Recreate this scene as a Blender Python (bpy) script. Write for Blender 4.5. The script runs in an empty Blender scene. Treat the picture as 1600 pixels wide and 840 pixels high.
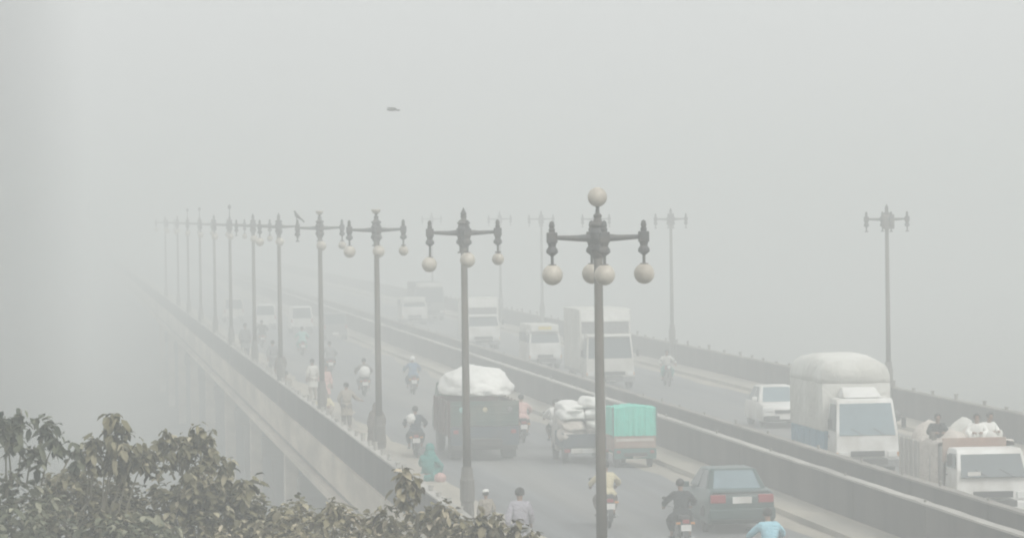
import bpy, bmesh, math, random
from mathutils import Vector, Matrix, noise
R = math.radians
random.seed(7)
scene = bpy.context.scene
COL = scene.collection

# ------------------------------------------------------------------ camera
CAM_Z = 7.86
cd = bpy.data.cameras.new('camera'); cam = bpy.data.objects.new('camera', cd); COL.objects.link(cam)
scene.camera = cam
cd.sensor_width = 36.0; cd.lens = 36.0 * 6150 / 1600; cd.clip_start = 0.5; cd.clip_end = 9000
yaw, pit, roll = math.atan(705 / 6150), R(.82), R(.79)
F = Vector((math.sin(yaw) * math.cos(pit), math.cos(yaw) * math.cos(pit), -math.sin(pit)))
R0 = F.cross(Vector((0, 0, 1))).normalized(); U0 = R0.cross(F)
Rt = R0 * math.cos(roll) - U0 * math.sin(roll); Up = U0 * math.cos(roll) + R0 * math.sin(roll)
m = Matrix((Rt, Up, -F)).transposed().to_4x4(); m.translation = Vector((0, 0, CAM_Z)); cam.matrix_world = m

# ------------------------------------------------------------------ sky, sun, exposure
SUN_EL, SUN_AZ = R(48), R(150)
w = bpy.data.worlds.new('World'); scene.world = w; w.use_nodes = True
nt = w.node_tree; nt.nodes.clear()
out = nt.nodes.new('ShaderNodeOutputWorld'); bg = nt.nodes.new('ShaderNodeBackground')
sky = nt.nodes.new('ShaderNodeTexSky'); sky.sky_type = 'NISHITA'; sky.sun_disc = False
sky.sun_elevation = SUN_EL; sky.sun_rotation = SUN_AZ
sky.air_density = 1.0; sky.dust_density = 6.0; sky.ozone_density = 1.0
hs = nt.nodes.new('ShaderNodeHueSaturation'); hs.inputs['Saturation'].default_value = 0.12
mx = nt.nodes.new('ShaderNodeMixRGB'); mx.blend_type = 'MULTIPLY'; mx.inputs[0].default_value = 1.0
mx.inputs[2].default_value = (0.965, 0.99, 0.985, 1)
nt.links.new(sky.outputs[0], hs.inputs['Color']); nt.links.new(hs.outputs[0], mx.inputs[1])
cloud = nt.nodes.new('ShaderNodeMixRGB'); cloud.inputs[0].default_value = .6   # thick even overcast under the clear-sky model
cloud.inputs[2].default_value = (8.35, 8.5, 8.45, 1)
nt.links.new(mx.outputs[0], cloud.inputs[1]); nt.links.new(cloud.outputs[0], bg.inputs[0]); bg.inputs[1].default_value = 0.10
nt.links.new(bg.outputs[0], out.inputs[0])
sd = bpy.data.lights.new('sun', 'SUN'); so = bpy.data.objects.new('sun', sd); COL.objects.link(so)
sd.energy = 0.9; sd.angle = R(14); sd.color = (1, .97, .93)
sdir = Vector((math.sin(SUN_AZ) * math.cos(SUN_EL), math.cos(SUN_AZ) * math.cos(SUN_EL), math.sin(SUN_EL)))
so.rotation_euler = sdir.to_track_quat('Z', 'Y').to_euler(); so.location = (0, 0, 60)
scene.view_settings.view_transform = 'Standard'; scene.view_settings.look = 'None'
scene.view_settings.gamma = 1; scene.view_settings.use_curve_mapping = False
scene.view_settings.exposure = 0.48
cy = scene.cycles
cy.use_denoising = True; cy.filter_width = 2.0
cy.volume_bounces = 3; cy.max_bounces = 6; cy.diffuse_bounces = 2; cy.glossy_bounces = 2
cy.transparent_max_bounces = 8

# ------------------------------------------------------------------ materials
def mat(name, col, rough=.8, var=.15, scale=3.0, metal=0.0, dirt=None, dirt_amt=0.0, trans=0.0, stretch=None, bump=0.0, bscale=4.0):
    mt = bpy.data.materials.new(name); mt.use_nodes = True
    n = mt.node_tree; p = n.nodes['Principled BSDF']
    p.inputs['Roughness'].default_value = rough; p.inputs['Metallic'].default_value = metal
    tc = n.nodes.new('ShaderNodeTexCoord'); mp = n.nodes.new('ShaderNodeMapping')
    n.links.new(tc.outputs['Object'], mp.inputs[0])
    if stretch: mp.inputs['Scale'].default_value = stretch
    nz = n.nodes.new('ShaderNodeTexNoise'); nz.inputs['Scale'].default_value = scale; nz.inputs['Detail'].default_value = 6
    nz.inputs['Roughness'].default_value = .65
    n.links.new(mp.outputs[0], nz.inputs['Vector'])
    rp = n.nodes.new('ShaderNodeValToRGB')
    rp.color_ramp.elements[0].position = .3; rp.color_ramp.elements[1].position = .7
    a = [c * (1 - var) for c in col]; b = [min(1, c * (1 + var)) for c in col]
    rp.color_ramp.elements[0].color = (*a, 1); rp.color_ramp.elements[1].color = (*b, 1)
    n.links.new(nz.outputs[0], rp.inputs[0]); last = rp.outputs[0]
    if dirt:
        n2 = n.nodes.new('ShaderNodeTexNoise'); n2.inputs['Scale'].default_value = scale * .35; n2.inputs['Detail'].default_value = 8
        n.links.new(mp.outputs[0], n2.inputs['Vector'])
        r2 = n.nodes.new('ShaderNodeValToRGB'); r2.color_ramp.elements[0].position = .45; r2.color_ramp.elements[1].position = .62
        r2.color_ramp.elements[1].color = (dirt_amt,) * 3 + (1,)
        n.links.new(n2.outputs[0], r2.inputs[0])
        mm = n.nodes.new('ShaderNodeMixRGB'); mm.inputs[2].default_value = (*dirt, 1)
        n.links.new(r2.outputs[0], mm.inputs[0]); n.links.new(last, mm.inputs[1]); last = mm.outputs[0]
    n.links.new(last, p.inputs['Base Color'])
    if bump:
        nb = n.nodes.new('ShaderNodeTexNoise'); nb.inputs['Scale'].default_value = bscale; nb.inputs['Detail'].default_value = 3; nb.inputs['Distortion'].default_value = .8
        n.links.new(tc.outputs['Object'], nb.inputs['Vector'])
        bp = n.nodes.new('ShaderNodeBump'); bp.inputs['Strength'].default_value = bump; bp.inputs['Distance'].default_value = .12
        n.links.new(nb.outputs[0], bp.inputs['Height']); n.links.new(bp.outputs[0], p.inputs['Normal'])
    if trans:
        tr = n.nodes.new('ShaderNodeBsdfTranslucent'); n.links.new(last, tr.inputs[0])
        ms = n.nodes.new('ShaderNodeMixShader'); ms.inputs[0].default_value = trans
        n.links.new(p.outputs[0], ms.inputs[1]); n.links.new(tr.outputs[0], ms.inputs[2])
        n.links.new(ms.outputs[0], n.nodes['Material Output'].inputs[0])
    return mt

M = dict(
    asphalt=mat('asphalt', (.15, .155, .16), .9, .38, 1.1, dirt=(.27, .255, .225), dirt_amt=.5, stretch=(1, .035, 1)),
    dust=mat('dust', (.40, .36, .29), .95, .2, 1.2, dirt=(.25, .23, .2), dirt_amt=.5, stretch=(1, .2, 1)),
    footway=mat('footway', (.42, .38, .31), .95, .2, 1.0, dirt=(.22, .21, .19), dirt_amt=.6, stretch=(1, .25, 1)),
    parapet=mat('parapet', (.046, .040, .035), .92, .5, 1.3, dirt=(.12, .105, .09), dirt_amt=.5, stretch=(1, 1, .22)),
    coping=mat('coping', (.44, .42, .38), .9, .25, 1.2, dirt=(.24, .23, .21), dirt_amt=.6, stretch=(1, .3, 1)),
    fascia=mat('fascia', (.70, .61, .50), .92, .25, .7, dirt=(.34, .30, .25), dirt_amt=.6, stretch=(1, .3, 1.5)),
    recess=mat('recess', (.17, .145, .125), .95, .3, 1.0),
    concrete=mat('concrete', (.27, .25, .22), .92, .2, .8, dirt=(.18, .17, .15), dirt_amt=.6),
    undercon=mat('undercon', (.12, .12, .115), .92, .2, .8),
    earth=mat('earth', (.13, .125, .105), .98, .35, .08, dirt=(.07, .08, .055), dirt_amt=.8),
    pole=mat('pole', (.145, .135, .12), .6, .2, 6, dirt=(.22, .19, .15), dirt_amt=.5, stretch=(1, 1, .3)),
    iron=mat('iron', (.075, .075, .077), .6, .3, 12, dirt=(.13, .11, .09), dirt_amt=.5),
    globe=mat('globe', (.52, .475, .40), .45, .14, 7, dirt=(.30, .26, .21), dirt_amt=.6),
    bark=mat('bark', (.16, .13, .10), .95, .3, 9),
    twig=mat('twig', (.22, .20, .15), .95, .3, 9),
    rubber=mat('rubber', (.03, .03, .03), .85, .3, 10),
    steel=mat('steel', (.35, .35, .35), .4, .2, 8, metal=.8),
    black=mat('black', (.03, .03, .032), .6, .3, 8),
    chassis=mat('chassis', (.05, .048, .045), .8, .3, 6),
    glass=mat('glass', (.035, .06, .07), .22, .2, 3),
    glass_light=mat('glass_light', (.17, .24, .27), .15, .15, 2),
    white=mat('white', (.80, .79, .76), .5, .06, 3, dirt=(.45, .42, .36), dirt_amt=.6),
    offwhite=mat('offwhite', (.62, .60, .55), .6, .1, 3, dirt=(.40, .37, .32), dirt_amt=.5),
    canvas=mat('canvas', (.66, .65, .60), .9, .12, 1.2, dirt=(.45, .43, .38), dirt_amt=.5, bump=0.7, bscale=2.2),
    canvasgrey=mat('canvasgrey', (.42, .41, .38), .9, .18, 1.4, dirt=(.30, .28, .25), dirt_amt=.6, bump=.6, bscale=2.5),
    canvas_light=mat('canvas_light', (.74, .73, .68), .9, .08, 2, dirt=(.5, .48, .42), dirt_amt=.4, bump=0.7, bscale=2.0),
    whitecloth=mat('whitecloth', (.84, .83, .79), .9, .06, 4, bump=.45, bscale=3),
    sackbeige=mat('sackbeige', (.60, .54, .48), .95, .12, 5, bump=0.7, bscale=4),
    tealtarp=mat('tealtarp', (.10, .62, .48), .7, .15, 3, stretch=(3, 1, .5), bump=0.5, bscale=3),
    tealdark=mat('tealdark', (.05, .14, .125), .7, .2, 3),
    truckgreen=mat('truckgreen', (.05, .10, .08), .7, .3, 4, dirt=(.20, .18, .14), dirt_amt=.5),
    truckblue=mat('truckblue', (.035, .06, .085), .7, .2, 4, dirt=(.09, .08, .07), dirt_amt=.5),
    truckmaroon=mat('truckmaroon', (.12, .06, .055), .7, .2, 4, dirt=(.14, .12, .1), dirt_amt=.5),
    bodyblue=mat('bodyblue', (.05, .22, .34), .6, .15, 4),
    cargred=mat('cargred', (.33, .21, .16), .8, .2, 4, dirt=(.4, .36, .3), dirt_amt=.5),
    cargreen=mat('cargreen', (.012, .055, .052), .3, .15, 3, dirt=(.07, .07, .065), dirt_amt=.3),
    red=mat('red', (.30, .03, .035), .35, .1, 6),
    amber=mat('amber', (.6, .25, .04), .4, .1, 6),
    yellow=mat('yellow', (.70, .55, .10), .7, .2, 6),
    lamp=mat('lamp', (.75, .75, .72), .25, .05, 6),
    skin=mat('skin', (.25, .14, .09), .6, .08, 12),
    hair=mat('hair', (.015, .013, .012), .7, .2, 30),
    cream=mat('cream', (.62, .55, .36), .95, .1, 6, bump=0.8, bscale=7),
    lilac=mat('lilac', (.38, .36, .40), .95, .1, 6, bump=0.8, bscale=7),
    skyblue=mat('skyblue', (.34, .60, .70), .95, .08, 6, bump=0.8, bscale=7),
    darkcloth=mat('darkcloth', (.018, .022, .026), .95, .3, 6, bump=0.8, bscale=7),
    navy=mat('navy', (.03, .05, .075), .95, .3, 6, bump=0.8, bscale=7),
    brown=mat('brown', (.13, .105, .085), .95, .25, 6, bump=0.8, bscale=7),
    tan=mat('tan', (.34, .29, .23), .95, .15, 6, bump=0.8, bscale=7),
    teal=mat('teal', (.03, .25, .22), .95, .15, 6, bump=0.8, bscale=6),
    paleteal=mat('paleteal', (.28, .52, .48), .95, .1, 6, bump=0.8, bscale=6),
    blue=mat('blue', (.10, .19, .30), .95, .15, 6, bump=0.8, bscale=7),
    pink=mat('pink', (.66, .42, .38), .95, .1, 6, bump=0.8, bscale=7),
    grey=mat('grey', (.20, .20, .20), .9, .15, 6, bump=0.4, bscale=6),
    feather=mat('feather', (.09, .085, .08), .9, .3, 20),
    mcred=mat('mcred', (.22, .02, .02), .35, .1, 6),
)

def leafmat(name, c1, c2, c3):
    mt = bpy.data.materials.new(name); mt.use_nodes = True
    n = mt.node_tree; p = n.nodes['Principled BSDF']; p.inputs['Roughness'].default_value = .75
    at = n.nodes.new('ShaderNodeAttribute'); at.attribute_name = 'tone'
    rp = n.nodes.new('ShaderNodeValToRGB'); e = rp.color_ramp.elements
    e[0].color = (*c1, 1); e[1].color = (*c3, 1); x = e.new(.55); x.color = (*c2, 1)
    n.links.new(at.outputs['Fac'], rp.inputs[0]); n.links.new(rp.outputs[0], p.inputs['Base Color'])
    tr = n.nodes.new('ShaderNodeBsdfTranslucent'); n.links.new(rp.outputs[0], tr.inputs[0])
    ms = n.nodes.new('ShaderNodeMixShader'); ms.inputs[0].default_value = .2
    n.links.new(p.outputs[0], ms.inputs[1]); n.links.new(tr.outputs[0], ms.inputs[2])
    n.links.new(ms.outputs[0], n.nodes['Material Output'].inputs[0])
    return mt
LEAF_DARK = leafmat('leaf_dark', (.035, .045, .028), (.14, .15, .095), (.38, .37, .27))
LEAF_OLIVE = leafmat('leaf_olive', (.05, .048, .025), (.21, .19, .105), (.52, .47, .33))
LEAF_DUSTY = leafmat('leaf_dusty', (.06, .05, .03), (.25, .22, .12), (.60, .52, .39))

# ------------------------------------------------------------------ mesh helpers
def V(*a): return Vector(a)
def build(name, bm, mt, parent=None, smooth=False):
    me = bpy.data.meshes.new(name)
    bmesh.ops.recalc_face_normals(bm, faces=bm.faces[:])
    bm.to_mesh(me); bm.free()
    if smooth:
        for p in me.polygons: p.use_smooth = True
    me.materials.append(M[mt] if isinstance(mt, str) else mt)
    o = bpy.data.objects.new(name, me); COL.objects.link(o)
    if parent: o.parent = parent
    return o
def tag(o, label=None, cat=None, group=None, kind=None):
    if label: o['label'] = label
    if cat: o['category'] = cat
    if group: o['group'] = group
    if kind: o['kind'] = kind
    return o
def thing(name, label, cat, loc=(0, 0, 0), rz=0, group=None):
    o = bpy.data.objects.new(name, None); COL.objects.link(o); o.empty_display_size = .3
    o.location = loc; o.rotation_euler = (0, 0, rz)
    return tag(o, label, cat, group)
def NB(): return bmesh.new()
def box(bm, c, s, bev=0, rot=None):
    r = bmesh.ops.create_cube(bm, size=1)
    vs = r['verts']
    for v in vs:
        v.co = V(v.co.x * s[0], v.co.y * s[1], v.co.z * s[2])
    if bev:
        es = list({e for v in vs for e in v.link_edges})
        q = bmesh.ops.bevel(bm, geom=es, offset=bev, segments=2, affect='EDGES', profile=.6)
        vs = list({v for f in q['faces'] for v in f.verts} | {v for v in vs if v.is_valid})
    mtx = Matrix.Translation(V(*c))
    if rot: mtx = mtx @ rot
    for v in vs: v.co = mtx @ v.co
    return vs
def mbox(c, s, bev=0, rot=None):
    bm = NB(); box(bm, c, s, bev, rot); return bm
def tube(bm, pts, rads, seg=8, caps=True):
    pts = [V(*p) for p in pts]
    if not hasattr(rads, '__len__'): rads = [rads] * len(pts)
    rings = []; prev = None
    for i, p in enumerate(pts):
        d = (pts[min(i + 1, len(pts) - 1)] - pts[max(i - 1, 0)]).normalized()
        ref = prev if prev else (V(0, 0, 1) if abs(d.z) < .9 else V(1, 0, 0))
        a = (ref - d * ref.dot(d)).normalized(); b = d.cross(a); prev = a
        rings.append([bm.verts.new(p + (a * math.cos(t) + b * math.sin(t)) * rads[i]) for t in [k * 2 * math.pi / seg for k in range(seg)]])
    for r1, r2 in zip(rings, rings[1:]):
        for k in range(seg): bm.faces.new((r1[k], r1[(k + 1) % seg], r2[(k + 1) % seg], r2[k]))
    if caps: bm.faces.new(rings[0]); bm.faces.new(rings[-1])
def lathe(bm, prof, c=(0, 0, 0), seg=14, axis='z'):
    rings = []
    for r, z in prof:
        ring = []
        for k in range(seg):
            t = k * 2 * math.pi / seg; x, y = r * math.cos(t), r * math.sin(t)
            p = V(x, y, z) if axis == 'z' else (V(z, x, y) if axis == 'x' else V(x, z, y))
            ring.append(bm.verts.new(V(*c) + p))
        rings.append(ring)
    for a, b in zip(rings, rings[1:]):
        for k in range(seg): bm.faces.new((a[k], a[(k + 1) % seg], b[(k + 1) % seg], b[k]))
    bm.faces.new(rings[0]); bm.faces.new(rings[-1])
def ball(bm, c, r, seg=14, rings=10, sq=1.0):
    n = rings
    lathe(bm, [(max(.001, r * math.sin(math.pi * i / n)), -r * sq * math.cos(math.pi * i / n)) for i in range(n + 1)], c, seg)
def ell(bm, c, r, amp=0, fr=2, seed=0, sub=3, flat=None):
    q = bmesh.ops.create_icosphere(bm, subdivisions=sub, radius=1)
    for v in q['verts']:
        d = v.co.copy(); k = 1 + amp * noise.noise(d * fr + V(seed, seed * 1.7, 0))
        v.co = V(d.x * r[0] * k, d.y * r[1] * k, d.z * r[2] * k)
        if flat is not None: v.co.z = max(v.co.z, flat)
        v.co += V(*c)
def prism(bm, prof, x0, x1, top_in=0, zt=None, bev=0):
    """side profile [(y,z)] extruded from x0 to x1; vertices above zt are pulled in by top_in"""
    a = []; b = []
    for y, z in prof:
        i = top_in * max(0, (z - zt[0]) / (zt[1] - zt[0])) if zt else 0
        a.append(bm.verts.new((x0 + i, y, z))); b.append(bm.verts.new((x1 - i, y, z)))
    n = len(prof); fs = [bm.faces.new(a), bm.faces.new(b)]
    for k in range(n): fs.append(bm.faces.new((a[k], a[(k + 1) % n], b[(k + 1) % n], b[k])))
    if bev:
        es = list({e for f in fs for e in f.edges})
        bmesh.ops.bevel(bm, geom=es, offset=bev, segments=2, affect='EDGES', profile=.6)
def panel(bm, a, b, c, d, inset=0.0, lift=.006, th=.02):
    """flat pane over the quad a b c d, inset as a fraction, standing proud by lift"""
    q = [V(*p) for p in (a, b, c, d)]; m0 = sum(q, V(0, 0, 0)) / 4
    nrm = (q[1] - q[0]).cross(q[3] - q[0]).normalized()
    q = [p + (m0 - p) * inset for p in q]
    t = [bm.verts.new(p + nrm * lift) for p in q]; u = [bm.verts.new(p - nrm * th) for p in q]
    bm.faces.new(t); bm.faces.new(u[::-1])
    for k in range(4): bm.faces.new((t[k], u[k], u[(k + 1) % 4], t[(k + 1) % 4]))
def wheel(parent, x, y, r, wd, rim='steel'):
    bm = NB(); h = wd / 2
    lathe(bm, [(r * .6, -h), (r * .9, -h), (r, -h * .7), (r, h * .7), (r * .9, h), (r * .6, h)], (x, y, r), 20, 'x')
    t = build('wheel', bm, 'rubber', parent, True)
    bm = NB(); lathe(bm, [(.04, -h * .85), (r * .3, -h * .8), (r * .5, -h * .95), (r * .59, -h * .95), (r * .59, h * .95), (r * .5, h * .95), (r * .3, h * .8), (.04, h * .85)], (x, y, r), 16, 'x')
    build('rim', bm, rim, t)
    return t
def copy_tree(o, parent=None):
    c = o.copy(); COL.objects.link(c)
    if parent: c.parent = parent
    for ch in list(o.children): copy_tree(ch, c)
    return c

# ------------------------------------------------------------------ ground
gm = NB()
n = 40; S = 1500.0
grid = [[gm.verts.new(((i / n - .5) * 2 * S, (j / n - .5) * 2 * S, -7.5 + .5 * noise.noise(V(i * .7, j * .7, 0)))) for j in range(n + 1)] for i in range(n + 1)]
for i in range(n):
    for j in range(n): gm.faces.new((grid[i][j], grid[i + 1][j], grid[i + 1][j + 1], grid[i][j + 1]))
tag(build('ground', gm, 'earth', None, True), kind='structure')

# ------------------------------------------------------------------ bridges
Y0, Y1 = -60.0, 760.0
def strip(bm, x0, x1, z0, z1, y0=Y0, y1=Y1, step=40, gap=0.0):
    k = int((y1 - y0) / step)
    for i in range(k):
        a = y0 + i * step
        box(bm, ((x0 + x1) / 2, a + step / 2, (z0 + z1) / 2), (x1 - x0, step - gap, z1 - z0))
def sheet(name, x0, x1, z, mt, kind='structure', parent=None, wob=0):
    bm = NB(); N = 410; L = []
    for i in range(N + 1):
        y = Y0 + (Y1 - Y0) * i / N; q = wob * noise.noise(V(y * .11, x0, 0)) + wob * .5 * noise.noise(V(y * .6, x0, 3))
        L.append((bm.verts.new((x0 + (q if wob > 0 else 0), y, z)), bm.verts.new((x1 + (0 if wob > 0 else q), y, z))))
    for a, b in zip(L, L[1:]): bm.faces.new((a[0], a[1], b[1], b[0]))
    o = build(name, bm, mt, parent)
    if kind: o['kind'] = kind
    return o
sheet('road', 10.7, 18.3, 0, 'asphalt'); sheet('road', 22.2, 29.5, 0, 'asphalt')
sheet('road_dust', 10.7, 11.3, .004, 'dust', wob=-.5); sheet('road_dust', 17.75, 18.3, .004, 'dust', wob=.8)
sheet('road_dust', 28.9, 29.5, .004, 'dust', wob=.4); sheet('road_dust', 22.2, 22.6, .004, 'dust', wob=-.3)
def footway(x0, x1):
    bm = NB(); strip(bm, x0, x1, -.25, .15); tag(build('pavement', bm, 'footway'), kind='structure')
for a in ((8.95, 10.7), (18.3, 19.4), (21.0, 22.2), (29.5, 30.9)): footway(*a)

def bridge(label, xa, xb, ylist):
    b = thing('concrete_bridge', label, 'bridge', (0, 0, 0), 0, 'road bridges')
    bm = NB(); strip(bm, xa + .22, xb - .22, -.75, -.26); build('deck', bm, 'concrete', b)
    bm = NB()
    for k in range(5):
        x = xa + 1.3 + k * (xb - xa - 2.6) / 4; strip(bm, x - .25, x + .25, -2.3, -.752)
    build('girders', bm, 'undercon', b)
    for s, x in ((1, xa), (-1, xb)):
        bm = NB(); lo, hi = sorted((x - .1 * s, x + .21 * s)); strip(bm, lo, hi, -.9, .098); build('edge_beam', bm, 'fascia', b)
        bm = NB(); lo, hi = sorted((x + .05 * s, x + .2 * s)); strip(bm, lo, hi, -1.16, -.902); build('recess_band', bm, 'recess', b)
        bm = NB(); lo, hi = sorted((x - .2 * s, x + .25 * s)); strip(bm, lo, hi, -1.42, -1.162); build('edge_flange', bm, 'fascia', b)
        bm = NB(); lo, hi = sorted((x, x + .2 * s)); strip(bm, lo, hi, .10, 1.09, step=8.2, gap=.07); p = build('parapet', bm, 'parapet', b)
        # worn coping with an uneven edge
        bm = NB(); N = 700; rows = []
        for i in range(N + 1):
            y = Y0 + (Y1 - Y0) * i / N; q = .02 * noise.noise(V(y * 1.3, x, 0)); h = 1.14 + .02 * noise.noise(V(y * .9, x, 5))
            rows.append([bm.verts.new(c) for c in ((lo - .03 + q, y, 1.092), (hi + .03 + q, y, 1.092), (hi + .03 + q, y, h), (lo - .03 + q, y, h))])
        for a, c in zip(rows, rows[1:]):
            for k in range(4): bm.faces.new((a[k], a[(k + 1) % 4], c[(k + 1) % 4], c[k]))
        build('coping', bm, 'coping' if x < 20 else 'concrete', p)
        # stubs of the lost handrail
        first = None
        sp = {8.75: 2.6, 19.6: 9.0, 20.85: 5.0, 31.0: 3.6}[x]; big = 1 if x in (8.75, 31.0) else .55
        k = 0; y = 88.0
        while k < 75 and y < 330:
            if first is None:
                bm = NB(); box(bm, (0, 0, .07), (.09, .09, .17), .012); box(bm, (0, 0, .17), (.12, .12, .03))
                st = build('rail_stub', bm, 'coping' if x < 10 else 'concrete', p); first = st
            else: st = first.copy(); COL.objects.link(st); st.parent = p
            st.location = ((lo + hi) / 2, y, 1.15); r_ = random.random(); st.scale = (big, big, (.4 + r_ * .9) * big)
            st.rotation_euler = (random.uniform(-.15, .15), random.uniform(-.15, .15), random.uniform(0, 1))
            y += sp * random.uniform(.75, 1.25); k += 1
    pr = None
    for y in ylist:
        if pr is None:
            bm = NB(); box(bm, ((xa + xb) / 2, 0, -5.2), (xb - xa - 1.6, 1.1, 5.2), .08)
            box(bm, ((xa + xb) / 2, 0, -2.75), (xb - xa - .6, 1.7, .85), .1)
            pr = build('pier', bm, 'concrete', b); pr.location.y = y
            bm = NB(); box(bm, (xa + .1, 0, -4.6), (.55, .6, 6.3), .05); cc = build('edge_column', bm, 'fascia', pr)
        else:
            q = pr.copy(); COL.objects.link(q); q.parent = b; q.location.y = y
            d = cc.copy(); COL.objects.link(d); d.parent = q
    return b
PY = [98, 126, 154, 182, 210, 238, 266, 294, 322, 350]
bridge('grey concrete road bridge carrying traffic away, nearest the trees', 8.75, 19.6, PY)
bridge('grey concrete road bridge carrying oncoming trucks, beyond the gap between the two decks', 20.85, 31.0, PY)

# ------------------------------------------------------------------ lamp posts
ARM = 7.28
def pendant(parent, x, y, globe=True, drop=0, tilt=0, gr=.175):
    bm = NB()
    box(bm, (x, y, ARM), (.17, .17, .18), .02)
    lathe(bm, [(.05, ARM + .09), (.055, ARM + .14), (.04, ARM + .16), (.05, ARM + .2), (.035, ARM + .26), (.005, ARM + .28)], (x, y, 0), 10)
    lathe(bm, [(.08, ARM - .08), (.06, ARM - .15), (.095, ARM - .2), (.1, ARM - .25), (.05, ARM - .29), (.025, ARM - .31), (.025, ARM - .44 - drop), (.07, ARM - .45 - drop), (.07, ARM - .48 - drop)], (x, y, 0), 10)
    p = build('pendant', bm, 'iron', parent)
    if globe:
        bm = NB(); ball(bm, (x + tilt, y, ARM - .62 - drop), gr, 18, 12); build('globe', bm, 'globe', p, True)
    return p
def lamp_post(X, Y, label, L=True, Rr=True, Fr=True, Bk=False, top='globe', group='lamp posts along the left parapet', big=False, lo=0, rz=0):
    t = thing('lamp_post', label, 'street lamp', (X, Y, .15), R(rz), group)
    bm = NB(); lathe(bm, [(.2, 0), (.2, .12), (.155, .18), (.15, 1.15), (.17, 1.2), (.165, 1.65), (.14, 1.72), (.12, 1.95)], (0, 0, 0), 12); build('pedestal', bm, 'pole', t)
    bm = NB(); lathe(bm, [(.095, 1.9), (.085, 4), (.072, ARM - .5), (.08, ARM - .34), (.07, ARM - .3)], (0, 0, 0), 12); build('pole', bm, 'pole', t, True)
    bm = NB()
    lathe(bm, [(.075, ARM - .36), (.11, ARM - .32), (.13, ARM - .25), (.16, ARM - .2), (.12, ARM - .12), (.15, ARM - .06), (.15, ARM + .08), (.11, ARM + .16), (.15, ARM + .2), (.14, ARM + .23), (.08, ARM + .25), (.06, ARM + .32), (.075, ARM + .36), (.04, ARM + .4)], (0, 0, 0), 12)
    build('hub', bm, 'iron', t)
    bm = NB()
    for dx, dy in ((1, 0), (-1, 0), (0, 1), (0, -1)):
        tube(bm, [(dx * .1, dy * .1, ARM - .01), (dx * .35, dy * .35, ARM - .015), (dx * .72, dy * .72, ARM)], [.07, .05, .035], 8)
    build('cross_arm', bm, 'iron', t)
    pendant(t, -.775, 0, L, lo, -.02 if lo else 0); pendant(t, .775, 0, Rr, 0, 0, .175 if top == 'globe' else .14)
    pendant(t, 0, -.775, Fr); pendant(t, 0, .775, Bk)
    bm = NB()
    if top == 'globe':
        lathe(bm, [(.035, ARM + .38), (.03, ARM + .5), (.07, ARM + .54)], (0, 0, 0), 10); build('finial', bm, 'iron', t)
        bm = NB(); ball(bm, (0, 0, ARM + .67), .165, 18, 12); build('globe', bm, 'globe', t, True)
    elif top == 'broken':
        lathe(bm, [(.035, ARM + .38), (.03, ARM + .42), (.06, ARM + .45)], (0, 0, 0), 10); build('finial', bm, 'iron', t)
        bm = NB(); lathe(bm, [(.03, ARM + .44), (.09, ARM + .47), (.13, ARM + .53), (.14, ARM + .58)], (0, 0, 0), 14); build('broken_globe', bm, 'globe', t, True)
    elif top == 'tall':
        lathe(bm, [(.03, ARM + .38), (.02, ARM + .8), (.07, ARM + .84), (.10, ARM + .92), (.07, ARM + 1.0), (.01, ARM + 1.05)], (0, 0, 0), 10); build('finial', bm, 'iron', t)
    else:
        lathe(bm, [(.06, ARM + .38), (.07, ARM + .42), (.03, ARM + .5), (.005, ARM + .56)], (0, 0, 0), 10); build('finial', bm, 'iron', t)
    if big:
        bm = NB(); box(bm, (.02, -.2, ARM - .1), (.42, .3, .55), .05); build('junction_box', bm, 'pole', t)
    return t
LX = 9.12
lamp_post(8.94, 65.3, 'ornate iron lamp post with five cream globes, the closest and tallest one', Bk=True)
lamp_post(9.1, 88.9, 'lamp post with pointed finial, low left globe, two more globes and thick base', top='spike', lo=.1)
lamp_post(8.99, 112.4, 'lamp post with broken top globe, three whole globes, standing left of the green truck', top='broken')
lamp_post(8.95, 136.5, 'lamp post with a perching bird on its left arm and no globe there', L=False, top='broken')
lamp_post(8.85, 160.5, 'hazy lamp post just right of the ball-topped and spiked ones, fifth from the nearest', top='spike', Rr=False)
lamp_post(8.9, 183, 'hazy lamp post with a short spike, sixth from the nearest on the left parapet', top='spike', L=False)
lamp_post(8.8, 206, 'faint lamp post with a tall thin finial ending in a dark ball', top='tall')
lamp_post(8.85, 228.5, 'faint lamp post directly left of the one topped by a dark ball', top='spike')
lamp_post(8.85, 252, 'very faint lamp post with a tall finial, second left of the ball-topped one', top='tall')
lamp_post(8.85, 276, 'very faint lamp post, third to the left of the ball-topped one', top='tall')
lamp_post(8.85, 300, 'barely visible lamp post, second from the far end of the left row', top='spike')
lamp_post(8.85, 335, 'barely visible lamp post, the farthest left of all in the haze', top='spike')
G2 = 'lamp posts along the far right parapet'
lamp_post(30.7, 144.6, 'lamp post with a boxy hub and no globes, behind the covered truck', L=False, Rr=False, Fr=False, top='spike', group=G2, big=True)
lamp_post(30.7, 197, 'slim lamp post on the right parapet above the oncoming motorcyclist', L=False, Rr=False, Fr=False, top='spike', group=G2)
lamp_post(30.7, 225, 'faint lamp post seen directly behind the nearest lamp post, above the box truck', L=False, Rr=False, Fr=False, top='spike', group=G2)
lamp_post(30.7, 251, 'faint lamp post above the pale minibus with the yellow panel', L=False, Rr=False, Fr=False, top='spike', group=G2)
lamp_post(30.7, 275, 'very faint lamp post right of the small white truck on the oncoming road', L=False, Rr=False, Fr=False, top='spike', group=G2)
lamp_post(30.7, 326, 'very faint lamp post just left of the second nearest one', L=False, Rr=False, Fr=False, top='spike', group=G2)

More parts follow.
